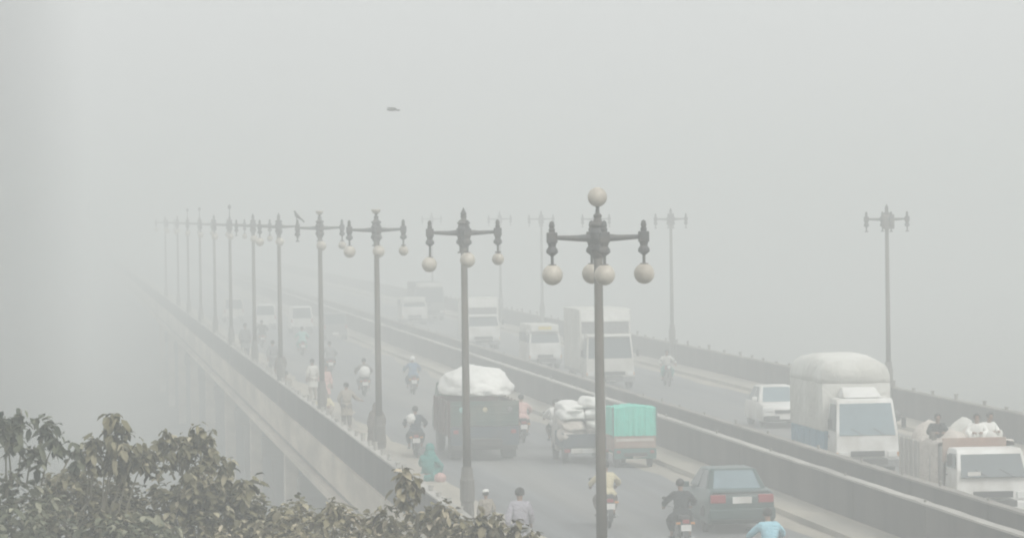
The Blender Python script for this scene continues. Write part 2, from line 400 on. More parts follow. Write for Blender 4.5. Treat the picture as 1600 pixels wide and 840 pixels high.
# ------------------------------------------------------------------ birds
def bird(label, loc, rz, flying):
    t = thing('bird', label, 'bird', loc, rz); t.scale = (.8,) * 3 if flying else (.85,) * 3
    bm = NB()
    if flying:
        tube(bm, [(0, -.2, 0), (0, -.1, .01), (0, .05, .02), (0, .16, .03), (0, .2, .03)], [.01, .04, .055, .03, .012], 8)
        tube(bm, [(0, -.34, 0), (0, -.28, 0), (0, -.18, 0)], [.03, .035, .02], 6)
        for s in (-1, 1):
            for a, b in (((0, .06), (.03, 0)),):
                st = [(s * .03, .1, -.06, .03), (s * .2, .14, -.06, .10), (s * .36, .06, -.1, .06), (s * .5, -.06, -.12, -.02)]
                up = [bm.verts.new((x, y, z + .02)) for x, y, y2, z in st]; dn = [bm.verts.new((x, y2, z + .02)) for x, y, y2, z in st]
                ub = [bm.verts.new((x, y, z + .008)) for x, y, y2, z in st]; db = [bm.verts.new((x, y2, z + .008)) for x, y, y2, z in st]
                for k in range(3):
                    bm.faces.new((up[k], up[k + 1], dn[k + 1], dn[k])); bm.faces.new((ub[k], db[k], db[k + 1], ub[k + 1]))
                    bm.faces.new((up[k], ub[k], ub[k + 1], up[k + 1])); bm.faces.new((dn[k], dn[k + 1], db[k + 1], db[k]))
    else:
        tube(bm, [(0, -.2, 0.02), (0, -.1, .09), (0, 0, .17), (0, .05, .25), (0, .07, .31), (0, .1, .36), (0, .13, .36)], [.02, .05, .075, .065, .04, .042, .015], 8)
        tube(bm, [(0, .12, .355), (0, .18, .35)], [.015, .003], 6); tube(bm, [(0, -.3, -.08), (0, -.18, .04)], [.03, .035], 6)
        for s in (-1, 1): tube(bm, [(s * .03, .02, .12), (s * .03, .03, 0)], .01, 5)
    build('body', bm, 'feather', t, True)
    return t
bird('dark bird gliding with spread wings in the grey sky', (10.5, 124.5, 11.15), R(70), True)
bird('dark bird perched on the left arm of a lamp post in the row', (8.17, 136.5, .15 + ARM + .27), R(70), False)

# ------------------------------------------------------------------ people
def skin_mesh(name, verts, edges, radii, mt, parent, root=0, sub=1, extra=None):
    me = bpy.data.meshes.new(name); me.from_pydata(verts, edges, [])
    tmp = bpy.data.objects.new('tmp', me); COL.objects.link(tmp)
    md = tmp.modifiers.new('s', 'SKIN'); md.use_smooth_shade = True
    for i, v in enumerate(me.skin_vertices[0].data):
        r = radii[i]; v.radius = (r, r) if not isinstance(r, tuple) else r
        v.use_root = (i == root)
    s2 = tmp.modifiers.new('u', 'SUBSURF'); s2.levels = sub; s2.render_levels = sub
    dg = bpy.context.evaluated_depsgraph_get(); ev = tmp.evaluated_get(dg)
    bm = NB(); bm.from_mesh(ev.to_mesh()); ev.to_mesh_clear()
    bpy.data.objects.remove(tmp); bpy.data.meshes.remove(me)
    if extra: extra(bm)
    return build(name, bm, mt, parent, True)

POSE = {
 'stand': dict(pel=(0, 0, .92), chest=(0, 0, 1.28), neck=(0, .02, 1.45), head=(0, .04, 1.58), el=((-.25, -.02, 1.12), (.25, -.02, 1.12)), ha=((-.24, .08, .88), (.24, .08, .88)), kn=((-.1, .02, .5), (.1, .02, .5)), an=((-.11, -.02, .08), (.11, -.02, .08)), skirt=.5),
 'walk': dict(pel=(0, 0, .92), chest=(0, .04, 1.28), neck=(0, .07, 1.45), head=(0, .1, 1.58), el=((-.25, -.14, 1.1), (.25, .08, 1.1)), ha=((-.24, -.1, .86), (.22, .28, .95)), kn=((-.1, .2, .52), (.1, -.02, .5)), an=((-.1, .22, .08), (.11, -.3, .14)), skirt=.5),
 'point': dict(pel=(0, 0, .92), chest=(0, 0, 1.28), neck=(0, .02, 1.45), head=(0, .04, 1.58), el=((-.28, 0, 1.12), (.36, .1, 1.12)), ha=((-.2, .2, .95), (.55, .3, 1.05)), kn=((-.1, .02, .5), (.1, .02, .5)), an=((-.11, -.02, .08), (.11, -.02, .08)), skirt=.5),
 'ride': dict(pel=(0, -.3, .86), chest=(0, -.16, 1.2), neck=(0, -.1, 1.37), head=(0, -.06, 1.5), el=((-.36, .02, 1.08), (.36, .02, 1.08)), ha=((-.33, .32, 1.0), (.33, .32, 1.0)), kn=((-.24, .12, .7), (.24, .12, .7)), an=((-.2, -.06, .34), (.2, -.06, .34)), skirt=.06),
 'sit': dict(pel=(0, 0, .14), chest=(0, .06, .5), neck=(0, .12, .66), head=(0, .16, .79), el=((-.27, .14, .38), (.27, .14, .38)), ha=((-.12, .4, .4), (.12, .4, .4)), kn=((-.2, .36, .42), (.2, .36, .42)), an=((-.14, .38, .08), (.14, .38, .08)), skirt=.05),
 'carry': dict(pel=(0, 0, .92), chest=(0, .1, 1.27), neck=(0, .15, 1.43), head=(.02, .2, 1.55), el=((-.3, .05, 1.2), (.26, .1, 1.1)), ha=((-.3, .12, 1.42), (.22, .3, .95)), kn=((-.11, .14, .5), (.11, 0, .5)), an=((-.12, .1, .08), (.12, -.22, .12)), skirt=.5),
}
def head_extra(h, fwd, cols):
    pass
def hand(bm, wrist, elbow, s, grip):
    d = (V(*wrist) - V(*elbow)).normalized()
    side = d.cross(V(0, 0, 1));
    if side.length < .1: side = V(0, 1, 0)
    side.normalize(); up = side.cross(d)
    w0 = V(*wrist); pc = w0 + d * .05
    rows = []
    tube(bm, [w0 - d * .02, pc - d * .01, pc + d * .035], [.024, .036, .03], 8)
    for k, ln in enumerate((.065, .078, .072, .055)):
        b = pc + d * .03 + side * (k - 1.5) * .02
        c1 = b + d * ln * .5 - up * (.012 if not grip else .02); c2 = c1 + (d * .25 - up * (.6 if grip else .25)) * ln
        tube(bm, [b - d * .015, c1, c2], [.011, .010, .007], 6)
    b = pc - side * .03 * s - d * .01
    tube(bm, [b, b - side * .028 * s + d * .025, b - side * .03 * s + d * .055], [.013, .011, .008], 6)
def person(label, loc, rz, pose, shirt, trousers, hair='hair', cap=None, scarf=None, sc=1.0, group=None, female=False, shawl=None):
    P = POSE[pose]
    t = thing('person', label, 'person', loc, rz, group); t.scale = (sc,) * 3
    pel, che, nec, hd = (V(*P[k]) for k in ('pel', 'chest', 'neck', 'head'))
    wa = pel.lerp(che, .5)
    vs = [pel, wa, che, nec, hd - V(0, -.005, .04), hd + V(0, .0, .03), hd + V(0, -.01, .09)]
    rad = [(.13, .1), (.115, .085), (.14, .1), .05, .07, .088, .055]
    ed = [(0, 1), (1, 2), (2, 3), (3, 4), (4, 5), (5, 6)]
    sv = list(vs); cv = [pel, wa, che, nec - V(0, 0, .03)]
    crd = [(.2, .15), (.19, .14), (.195, .145), .08]; ced = [(0, 1), (1, 2), (2, 3)]
    tv = [pel]; trd = [(.15, .12)]; ted = []
    for i, s in enumerate((-1, 1)):
        sh = che + V(s * .17, 0, .08); el = V(*P['el'][i]); ha = V(*P['ha'][i])
        k = len(vs); vs += [sh, el, ha]; rad += [.055, .042, .028]; ed += [(2, k), (k, k + 1), (k + 1, k + 2)]
        k = len(cv); cv += [sh, el, el.lerp(ha, .85)]; crd += [.095, .078, .058]; ced += [(2, k), (k, k + 1), (k + 1, k + 2)]
        hp = pel + V(s * .09, 0, -.05); kn = V(*P['kn'][i]); an = V(*P['an'][i]); toe = an + V(s * .02, .17, -.045)
        k = len(vs); vs += [hp, kn, an, toe]; rad += [.085, .055, .038, .03]; ed += [(0, k), (k, k + 1), (k + 1, k + 2), (k + 2, k + 3)]
        k = len(tv); tv += [hp, kn, an + V(0, 0, .07)]; trd += [.13, .105, .07]; ted += [(0, k), (k, k + 1), (k + 1, k + 2)]
    def ex(bm):
        for i, s in enumerate((-1, 1)): hand(bm, P['ha'][i], P['el'][i], s, pose == 'ride')
        tube(bm, [hd + V(0, .075, .02), hd + V(0, .105, -.015), hd + V(0, .085, -.025)], [.01, .016, .012], 6)
        for s in (-1, 1): ell(bm, hd + V(s * .088, -.005, 0), (.012, .022, .032), sub=1)
    b = skin_mesh('body', vs, ed, rad, 'skin', t, extra=ex)
    bm = NB()
    for s in (-1, 1): ell(bm, hd + V(s * .032, .086, .02), (.012, .006, .007), sub=1)
    build('eyes', bm, 'hair', b)
    skin_mesh('trousers', tv, ted, trd, trousers, b)
    kz = skin_mesh('shirt', cv, ced, crd, shirt, b)
    if pose in ('stand', 'walk', 'point', 'carry'):
        bm = NB(); rings = []
        for q, (z, a_, c_) in enumerate(((0.02, .17, .125), (-.12, .19, .14), (-.28, .21, .155), (-.42, .235, .17))):
            ring = []
            for k in range(16):
                th = k * math.pi / 8; wv = 1 + .05 * math.sin(th * 5 + q)
                ring.append(bm.verts.new(pel + V(a_ * wv * math.cos(th), c_ * wv * math.sin(th), z + .04)))
            rings.append(ring)
        for a_, c_ in zip(rings, rings[1:]):
            for k in range(16): bm.faces.new((a_[k], a_[(k + 1) % 16], c_[(k + 1) % 16], c_[k]))
        bm.faces.new(rings[0]); build('shirt_tail', bm, shirt, b, True)
    elif pose == 'ride':
        bm = NB(); ell(bm, pel + V(0, -.06, -.02), (.23, .2, .15), .25, 3, 2); build('shirt_tail', bm, shirt, b, True)
    # footwear
    for i in (0, 1):
        an = V(*P['an'][i]); bm = NB(); box(bm, an + V((-.015, .015)[i], .07, -.06), (.09, .26, .05), .018); build('sandal', bm, 'black', b)
    # hair / helmet / cap / scarf
    bm = NB()
    if cap == 'helmet':
        ell(bm, hd + V(0, -.01, .04), (.13, .145, .135), 0, 1, 0, 3, flat=-.07); build('helmet', bm, 'white', b, True)
    elif scarf:
        ell(bm, hd + V(0, -.02, .02), (.115, .125, .14), .06, 3); ell(bm, hd + V(0, -.05, -.14), (.16, .12, .14), .1, 3, 2); build('headscarf', bm, scarf, b, True)
    else:
        q = bmesh.ops.create_icosphere(bm, subdivisions=3, radius=1)
        for v in q['verts']:
            d = v.co.copy(); k = 1 + .07 * noise.noise(d * 4)
            co = V(d.x * .1 * k, d.y * .112 * k - .012, d.z * .1 * k + .045)
            if d.y > .25 and co.z < .075: co.y = min(co.y, .045)
            if co.z < -.03: co.z = -.03; co.x *= .9
            v.co = co + hd
        build('hair', bm, hair, b, True)
        if cap == 'cap':
            bm = NB(); lathe(bm, [(.095, .03), (.105, .06), (.1, .12), (.06, .145), (.005, .15)], hd + V(0, -.01, .02), 14); build('cap', bm, 'whitecloth', b, True)
    if shawl:
        bm = NB(); rings = []
        for q, (z, a_, c_) in enumerate(((1.68, .08, .09), (1.6, .13, .14), (1.47, .13, .14), (1.38, .23, .18), (1.15, .29, .22), (.8, .29, .23), (.45, .3, .23), (.25, .28, .22))):
            ring = []
            for k in range(18):
                th = k * math.pi / 9; wv = 1 + .06 * math.sin(th * 4 + q * 1.2)
                yy = c_ * wv * math.sin(th)
                if z > 1.45 and yy > .05: yy = .05
                ring.append(bm.verts.new(V(a_ * wv * math.cos(th), yy, z)))
            rings.append(ring)
        for a_, c_ in zip(rings, rings[1:]):
            for k in range(18): bm.faces.new((a_[k], a_[(k + 1) % 18], c_[(k + 1) % 18], c_[k]))
        bm.faces.new(rings[0]); build('shawl', bm, shawl, b, True)
    return t

# ------------------------------------------------------------------ motorcycles
def motorcycle_proto():
    t = thing('motorcycle', 'x', 'motorcycle', (0, 0, 0), 0, 'motorcycles on the bridges')
    for y in (-.62, .62):
        bm = NB(); N = 24; r = .27; tr = .04
        ringv = []
        for i in range(N):
            a = i * 2 * math.pi / N; c = V(0, y + r * math.cos(a), .31 + r * math.sin(a)); rd = V(0, math.cos(a), math.sin(a))
            ringv.append([bm.verts.new(c + rd * tr * math.cos(b) + V(1, 0, 0) * tr * math.sin(b)) for b in [k * math.pi / 4 for k in range(8)]])
        for i in range(N):
            for k in range(8): bm.faces.new((ringv[i][k], ringv[i][(k + 1) % 8], ringv[(i + 1) % N][(k + 1) % 8], ringv[(i + 1) % N][k]))
        wv = build('wheel', bm, 'rubber', t, True)
        bm = NB(); lathe(bm, [(.05, -.07), (.06, .07)], (0, y, .31), 10, 'x')
        for i in range(12):
            a = i * math.pi / 6; tube(bm, [(0.03 if i % 2 else -.03, y, .31), (0, y + .24 * math.cos(a), .31 + .24 * math.sin(a))], .004, 4)
        build('spokes', bm, 'steel', wv)
        bm = NB(); pts = [(0, y + .35 * math.cos(a), .31 + .35 * math.sin(a)) for a in ([R(q) for q in range(50, 201, 25)] if y < 0 else [R(q) for q in range(10, 151, 25)])]
        for p, q in zip(pts, pts[1:]):
            a, b = V(*p), V(*q); mid = (a + b) / 2; d = b - a
            box(bm, mid, (.11, d.length * 1.05, .012), 0, Matrix.Rotation(math.atan2(d.z, d.y), 4, 'X'))
        build('mudguard', bm, 'black', t)
    bm = NB()
    tube(bm, [(0, .38, .86), (0, .2, .72), (0, -.35, .66), (0, -.72, .68)], .03, 8); tube(bm, [(0, .34, .84), (0, .24, .4), (0, -.05, .3), (0, -.3, .36), (0, -.35, .66)], .022, 8)
    for s in (-1, 1):
        tube(bm, [(s * .075, .62, .31), (s * .075, .42, .82), (s * .06, .36, .95)], .02, 8); tube(bm, [(s * .09, -.62, .31), (s * .09, -.1, .36)], .018, 6); tube(bm, [(s * .1, -.6, .34), (s * .1, -.42, .66)], .024, 8)
    build('frame', bm, 'chassis', t)
    bm = NB(); box(bm, (0, .02, .34), (.22, .32, .26), .04); tube(bm, [(0, .06, .45), (0, .16, .58)], [.09, .08], 10); build('engine', bm, 'steel', t)
    bm = NB(); ell(bm, (0, .12, .82), (.14, .26, .12), 0, 1, 0, 2); build('fuel_tank', bm, 'mcred', t, True)
    bm = NB(); box(bm, (0, -.42, .79), (.25, .72, .1), .035); build('seat', bm, 'black', t)
    bm = NB(); tube(bm, [(-.36, .28, .98), (-.28, .32, 1.0), (-.12, .38, .96), (.12, .38, .96), (.28, .32, 1.0), (.36, .28, .98)], .014, 8); build('handlebar', bm, 'steel', t)
    bm = NB(); lathe(bm, [(.03, .38), (.085, .42), (.09, .5), (.08, .515)], (0, 0, .87), 14, 'y'); h = build('headlight', bm, 'black', t)
    bm = NB(); lathe(bm, [(.078, .516), (.05, .53), (.005, .535)], (0, 0, .87), 14, 'y'); build('lens', bm, 'lamp', h)
    bm = NB(); box(bm, (0, -.86, .7), (.16, .07, .09), .02); build('tail_light', bm, 'red', t)
    bm = NB(); box(bm, (0, -.92, .56), (.24, .012, .15)); build('number_plate', bm, 'white', t)
    bm = NB(); tube(bm, [(.13, .15, .3), (.15, -.1, .24), (.16, -.35, .27), (.17, -.8, .32)], [.02, .025, .045, .04], 10); build('exhaust', bm, 'steel', t)
    for s in (-1, 1):
        bm = NB(); tube(bm, [(s * .25, .33, 1.0), (s * .3, .3, 1.14)], .007, 5); ell(bm, (s * .32, .3, 1.17), (.06, .012, .04), sub=2); build('mirror', bm, 'black', t)
        bm = NB(); box(bm, (s * .17, -.8, .66), (.1, .05, .05), .012); build('indicator', bm, 'amber', t)
    return t
MC = motorcycle_proto(); mc_used = [False]
def motorcycle(label, x, y, rz=0, tankmat=None):
    o = MC if not mc_used[0] else copy_tree(MC)
    mc_used[0] = True; o['label'] = label; o.location = (x, y, 0.004); o.rotation_euler = (0, 0, rz)
    if tankmat:
        for c in o.children:
            if c.name.startswith('fuel_tank'):
                c.data = c.data.copy(); c.data.materials[0] = M[tankmat]
    return o

RG = 'riders on motorcycles'
def rider(mlabel, plabel, x, y, rz, shirt, trousers, **k):
    motorcycle(mlabel, x, y, rz, k.pop('tank', None))
    person(plabel, (x, y, 0.004), rz, 'ride', shirt, trousers, group=RG, **k)

rider('motorcycle ridden by the person in cream, behind the nearest lamp post', 'person in a loose cream shirt riding a motorcycle behind the nearest lamp post', 13.42, 97.3, 0, 'cream', 'brown')
rider('motorcycle ridden by the person in black beside the dark green car', 'person in black clothes riding a motorcycle left of the dark car', 14.2, 90.3, 0, 'darkcloth', 'darkcloth', tank='black')
rider('motorcycle at the bottom edge, under the rider in light blue', 'person in a light blue shirt riding at the bottom edge below the car', 14.55, 80.9, R(4), 'skyblue', 'grey')
rider('motorcycle right of the loaded green truck, rider in pale pink', 'person in a pale pink shirt riding just right of the loaded truck', 15.6, 134, 0, 'pink', 'brown')
rider('motorcycle with a white plate on the open road, between two lamp posts', 'person in maroon grey clothes with a white bundle behind, riding away on the left lane', 13.0, 170.5, 0, 'brown', 'grey')
rider('motorcycle in the middle of the road, rider in blue with white helmet', 'person in a blue shirt and white helmet riding in the middle of the road', 15.2, 171.4, 0, 'blue', 'navy', cap='helmet', tank='navy')
rider('faint motorcycle with a rider in pale teal far down the left road', 'person in pale teal riding away far down the left road', 13.4, 221, 0, 'paleteal', 'teal')
rider('motorcycle mostly hidden by a lamp post, rider in grey', 'person in grey riding away partly hidden behind a lamp post', 13.1, 193.8, 0, 'grey', 'darkcloth')
rider('oncoming motorcycle with lit-looking headlamp near the right parapet', 'person in pale grey green coming towards the camera by motorcycle', 26.9, 174.2, math.pi, 'canvas', 'teal')
rider('motorcycle just left of and beyond the pickup piled with white sacks', 'person in a white shirt riding left of the pickup piled with sacks', 16.3, 130.2, 0, 'whitecloth', 'brown')
rider('faint motorcycle in the crowd of vehicles at the far end of the left road', 'person in dark clothes riding deep in the haze on the left road', 11.9, 236, 0, 'darkcloth', 'grey')
# the bundle carried behind one rider
bm = NB(); ell(bm, (0, 0, 0), (.24, .2, .27), .15, 3, 4); o = build('bundle', bm, 'whitecloth', None, True); o.location = (13.0, 169.95, 1.06)
tag(o, 'white bundle on the seat behind the rider in maroon grey', 'bundle')

person('person in a pale lilac shirt with black hair walking beside the bushes', (9.75, 84.2, .15), R(-8), 'walk', 'lilac', 'grey', sc=1.04)
person('person in a white cap, small behind the thick lamp post base', (9.75, 91.0, .15), R(10), 'stand', 'tan', 'grey', cap='cap', sc=.74)
rider('motorcycle beside the left pavement under the rider in dark navy', 'person in dark navy clothes riding between the seated teal figure and the loaded truck', 11.35, 127.2, R(-3), 'navy', 'darkcloth', tank='black')
bm = NB(); ell(bm, (0, 0, 0), (.14, .16, .17), .45, 3, 1); o = build('bundle', bm, 'whitecloth', None, True); o.location = (11.2, 126.95, 1.22)
tag(o, 'white cloth bundle slung at the left shoulder of the rider in navy', 'bundle')
person('person in a teal shawl sitting at the edge of the pavement', (10.45, 113.2, .15), R(-30), 'sit', 'teal', 'teal', scarf='teal', sc=1.15)
bm = NB(); ell(bm, (0, 0, 0), (.17, .15, .15), .2, 3, 1, flat=-.12); o = build('bag', bm, 'pink', None, True); o.location = (10.75, 112.6, .27)
tag(o, 'small pale pink bag beside the person in teal', 'bag')
person('person wrapped in a long brown shawl standing by the parapet', (9.95, 125.4, .15), R(10), 'stand', 'brown', 'brown', shawl='brown')
person('person in pinkish tan clothes standing with one arm held out', (10.1, 140.8, .15), R(0), 'point', 'tan', 'brown', sc=1.0)
person('dark figure standing by the parapet right of the ball-topped lamp post', (9.8, 212, .15), R(0), 'stand', 'grey', 'darkcloth', sc=1.15)
GP = 'people crowded on the left pavement'
person('person in brown standing left of a lamp post on the pavement', (9.7, 176, .15), R(30), 'stand', 'brown', 'brown', group=GP)
person('person in tan sitting on the pavement next to a white bundle', (9.6, 168, .15), R(120), 'sit', 'tan', 'brown', group=GP, sc=1.2)
person('person in pale pink standing in the hazy group on the pavement', (10.5, 158, .15), R(200), 'stand', 'pink', 'tan', group=GP)
person('person in cream sitting at the kerb near the bird lamp post', (9.85, 149, .15), R(180), 'sit', 'cream', 'tan', group=GP, sc=1.2)
person('person in grey walking on the pavement between two faint lamp posts', (10.1, 190, .15), R(0), 'walk', 'grey', 'grey', group=GP)
person('person in dusty white standing behind the group on the pavement', (10.4, 164.5, .15), R(20), 'stand', 'offwhite', 'tan', group=GP)
bm = NB(); ell(bm, (0, 0, 0), (.32, .26, .22), .2, 3, 6, flat=-.15); o = build('bundle', bm, 'whitecloth', None, True); o.location = (9.45, 166, .3)
tag(o, 'white bundle lying on the pavement by the parapet', 'bundle')

# ------------------------------------------------------------------ vehicle helpers
def cabin(bm_body, yb0, yb1, hb, zb, yt0, yt1, ht, ztop):
    """greenhouse frustum (b=belt, t=roof; 0=rear 1=front); returns its corners"""
    B = [V(-hb, yb0, zb), V(hb, yb0, zb), V(hb, yb1, zb), V(-hb, yb1, zb)]
    T = [V(-ht, yt0, ztop), V(ht, yt0, ztop), V(ht, yt1, ztop), V(-ht, yt1, ztop)]
    b = [bm_body.verts.new(p) for p in B]; t = [bm_body.verts.new(p) for p in T]
    fs = [bm_body.faces.new(t), bm_body.faces.new(b[::-1])]
    for k in range(4): fs.append(bm_body.faces.new((b[k], b[(k + 1) % 4], t[(k + 1) % 4], t[k])))
    es = list({e for f in fs for e in f.edges})
    bmesh.ops.bevel(bm_body, geom=es, offset=.075, segments=3, affect='EDGES', profile=.6)
    return B, T
def glass_faces(root, B, T, mtr='glass', side='glass', ins=.09):
    def lerp(a, b, t): return a + (b - a) * t
    for nm, i, mt_ in (('rear_window', 0, mtr), ('windshield', 2, mtr)):
        j = (i + 1) % 4; bm = NB()
        a, b, c, d = B[i], B[j], T[j], T[i]
        panel(bm, lerp(lerp(a, b, ins), lerp(d, c, ins), .06), lerp(lerp(b, a, ins), lerp(c, d, ins), .06), lerp(lerp(c, d, ins), lerp(b, a, ins), .1), lerp(lerp(d, c, ins), lerp(a, b, ins), .1), 0, .008)
        build(nm, bm, mt_, root)
    for i in (1, 3):
        j = (i + 1) % 4
        for u0, u1 in ((.08, .48), (.54, .92)):
            bm = NB(); a, b, c, d = B[i], B[j], T[j], T[i]
            f = lambda u, v: lerp(lerp(a, b, u), lerp(d, c, u), v)
            panel(bm, f(u0, .06), f(u1, .06), f(u1, .9), f(u0, .9), 0, .008); build('side_window', bm, side, root)
def hull(prof, hw, zt, tin, bev=.05):
    bm = NB(); prism(bm, prof, -hw, hw, tin, zt, bev); return bm
def plate(root, y, z, s=.5):
    build('number_plate', mbox((0, y, z), (s, .015, .14)), 'white', root)

# dark green saloon, seen from behind
def saloon():
    t = thing('car', 'dark green saloon car with red tail lights driving away by the median', 'car', (16.28, 96.3, .004), R(1)); t.scale = (.95, 1, 1.07)
    prof = [(-2.2, .3), (-2.24, .62), (-2.2, .9), (-2.1, .97), (-1.5, 1.0), (.75, .93), (1.6, .82), (2.1, .7), (2.15, .35), (1.8, .2), (-1.9, .2)]
    bm = hull(prof, .87, (.6, 1.0), .05, .1)
    B, T = cabin(bm, -1.62, .95, .79, .94, -1.05, .15, .60, 1.42)
    b = build('body', bm, 'cargreen', t, True)
    glass_faces(t, B, T, 'glass_light', 'glass', .10)
    bm = NB(); box(bm, (0, -2.24, .46), (1.72, .14, .26), .05); build('bumper', bm, 'cargreen', t)
    for s in (-1, 1):
        bm = NB(); box(bm, (s * .62, -2.215, .80), (.40, .08, .19), .025); build('tail_light', bm, 'red', t)
        bm = NB(); box(bm, (s * .93, .55, .98), (.17, .1, .13), .03); build('mirror', bm, 'cargreen', t)
        for y in (-1.3, 1.32): wheel(t, s * .76, y, .31, .2)
        bm = NB(); box(bm, (s * .873, -.05, .80), (.012, .16, .03)); build('door_handle', bm, 'steel', t)
    build('boot_seam', mbox((0, -2.232, .93), (1.1, .02, .012)), 'black', t)
    bm = NB(); box(bm, (0, -2.25, .77), (.5, .02, .15), .004); build('number_plate', bm, 'white', t)
    bm = NB(); box(bm, (-.28, -1.25, 1.08), (.3, .3, .12), .03); box(bm, (.33, -1.25, 1.1), (.24, .2, .16), .04)
    build('seat_headrest', bm, 'offwhite', t)
    bm = NB(); tube(bm, [(.5, -2.3, .22), (.5, -2.1, .22)], .03, 8); build('exhaust', bm, 'steel', t)
saloon()

def truck_rear():
    t = thing('truck', 'old dark green truck seen from behind, piled with a white load', 'truck', (13.3, 124.3, .004), 0)
    H = 1.09; L = 5.2
    build('chassis', mbox((0, 2.6, .62), (1.0, 6.6, .2), .02), 'chassis', t)
    bm = NB(); box(bm, (0, L / 2, .82), (2 * H, L, .1)); 
    for s in (-1, 1): box(bm, (s * (H - .03), L / 2, 1.35), (.06, L, .98))
    box(bm, (0, L - .03, 1.35), (2 * H - .13, .06, .98)); build('cargo_bed', bm, 'truckmaroon', t)
    for s in (-1, 1):
        for k in range(6): build('side_post', mbox((s * (H + .03), .3 + k * .93, 1.3), (.06, .1, 1.15), .01), 'truckmaroon', t)
    bm = NB(); box(bm, (0, -.03, 1.5), (2 * H - .02, .06, .78), .01); tg = build('tailgate', bm, 'truckgreen', t)
    for z in (1.25, 1.5, 1.75):
        build('tailgate_rail', mbox((0, -.075, z), (2 * H - .1, .03, .05), .008), 'truckgreen', tg)
    for x, m_, w_ in ((-.72, 'paleteal', .13), (.02, 'cream', .1), (.8, 'grey', .12)):
        bm = NB(); lathe(bm, [(w_ / 2 + .03, -.068), (w_ / 2 + .03, -.085), (w_ / 2, -.095), (.01, -.1)], (x, 0, 1.62), 12, 'y'); build('tailgate_medallion', bm, m_, tg)
    bm = NB(); box(bm, (0, -.02, .78), (2 * H, .1, .6), .02); sk = build('rear_skirt', bm, 'truckblue', t)
    build('number_plate', mbox((-.1, -.085, .62), (.42, .02, .17)), 'white', sk)
    build('number_plate', mbox((-.52, -.085, .62), (.15, .02, .17)), 'white', sk)
    for s in (-1, 1):
        build('tail_light', mbox((s * .92, -.09, .92), (.16, .04, .12), .01), 'red', sk)
        build('mud_flap', mbox((s * .82, .3, .34), (.42, .02, .5)), 'black', t)
        for y in (1.0, 5.9): wheel(t, s * .84, y, .44, .4 if y < 2 else .25)
    build('bumper', mbox((0, -.12, .42), (2 * H - .1, .1, .14), .02), 'chassis', t)
    bm = NB(); prism(bm, [(5.3, .7), (5.3, 2.15), (5.6, 2.3), (6.5, 2.25), (6.9, 1.5), (7.3, 1.35), (7.35, .7)], -.98, .98, .08, (1.4, 2.3), .05); c = build('cab', bm, 'truckgreen', t, True)
    bm = NB(); panel(bm, (.85, 6.92, 1.55), (-.85, 6.92, 1.55), (-.78, 6.56, 2.18), (.78, 6.56, 2.18), 0, .02); build('windshield', bm, 'glass', c)
    # the load
    bm = NB(); q = bmesh.ops.create_icosphere(bm, subdivisions=5, radius=1)
    for v in q['verts']:
        d = v.co.copy(); k = 1 + .10 * noise.noise(d * 2.2 + V(3, 1, 0)) + .03 * noise.noise(d * 7)
        x = d.x * 1.18 * k; y = d.y * 2.45 * k
        z = max(d.z, -.25) * (.78 if d.z > 0 else .5) * k
        if abs(x) > 1.0 and d.z > 0: z *= .92
        v.co = V(x, y, z)
    o = build('load_bundle', bm, 'whitecloth', None, True); o.location = (13.3, 126.9, 2.16)
    tag(o, 'bulging white cloth load heaped on the dark green truck', 'load')
truck_rear()

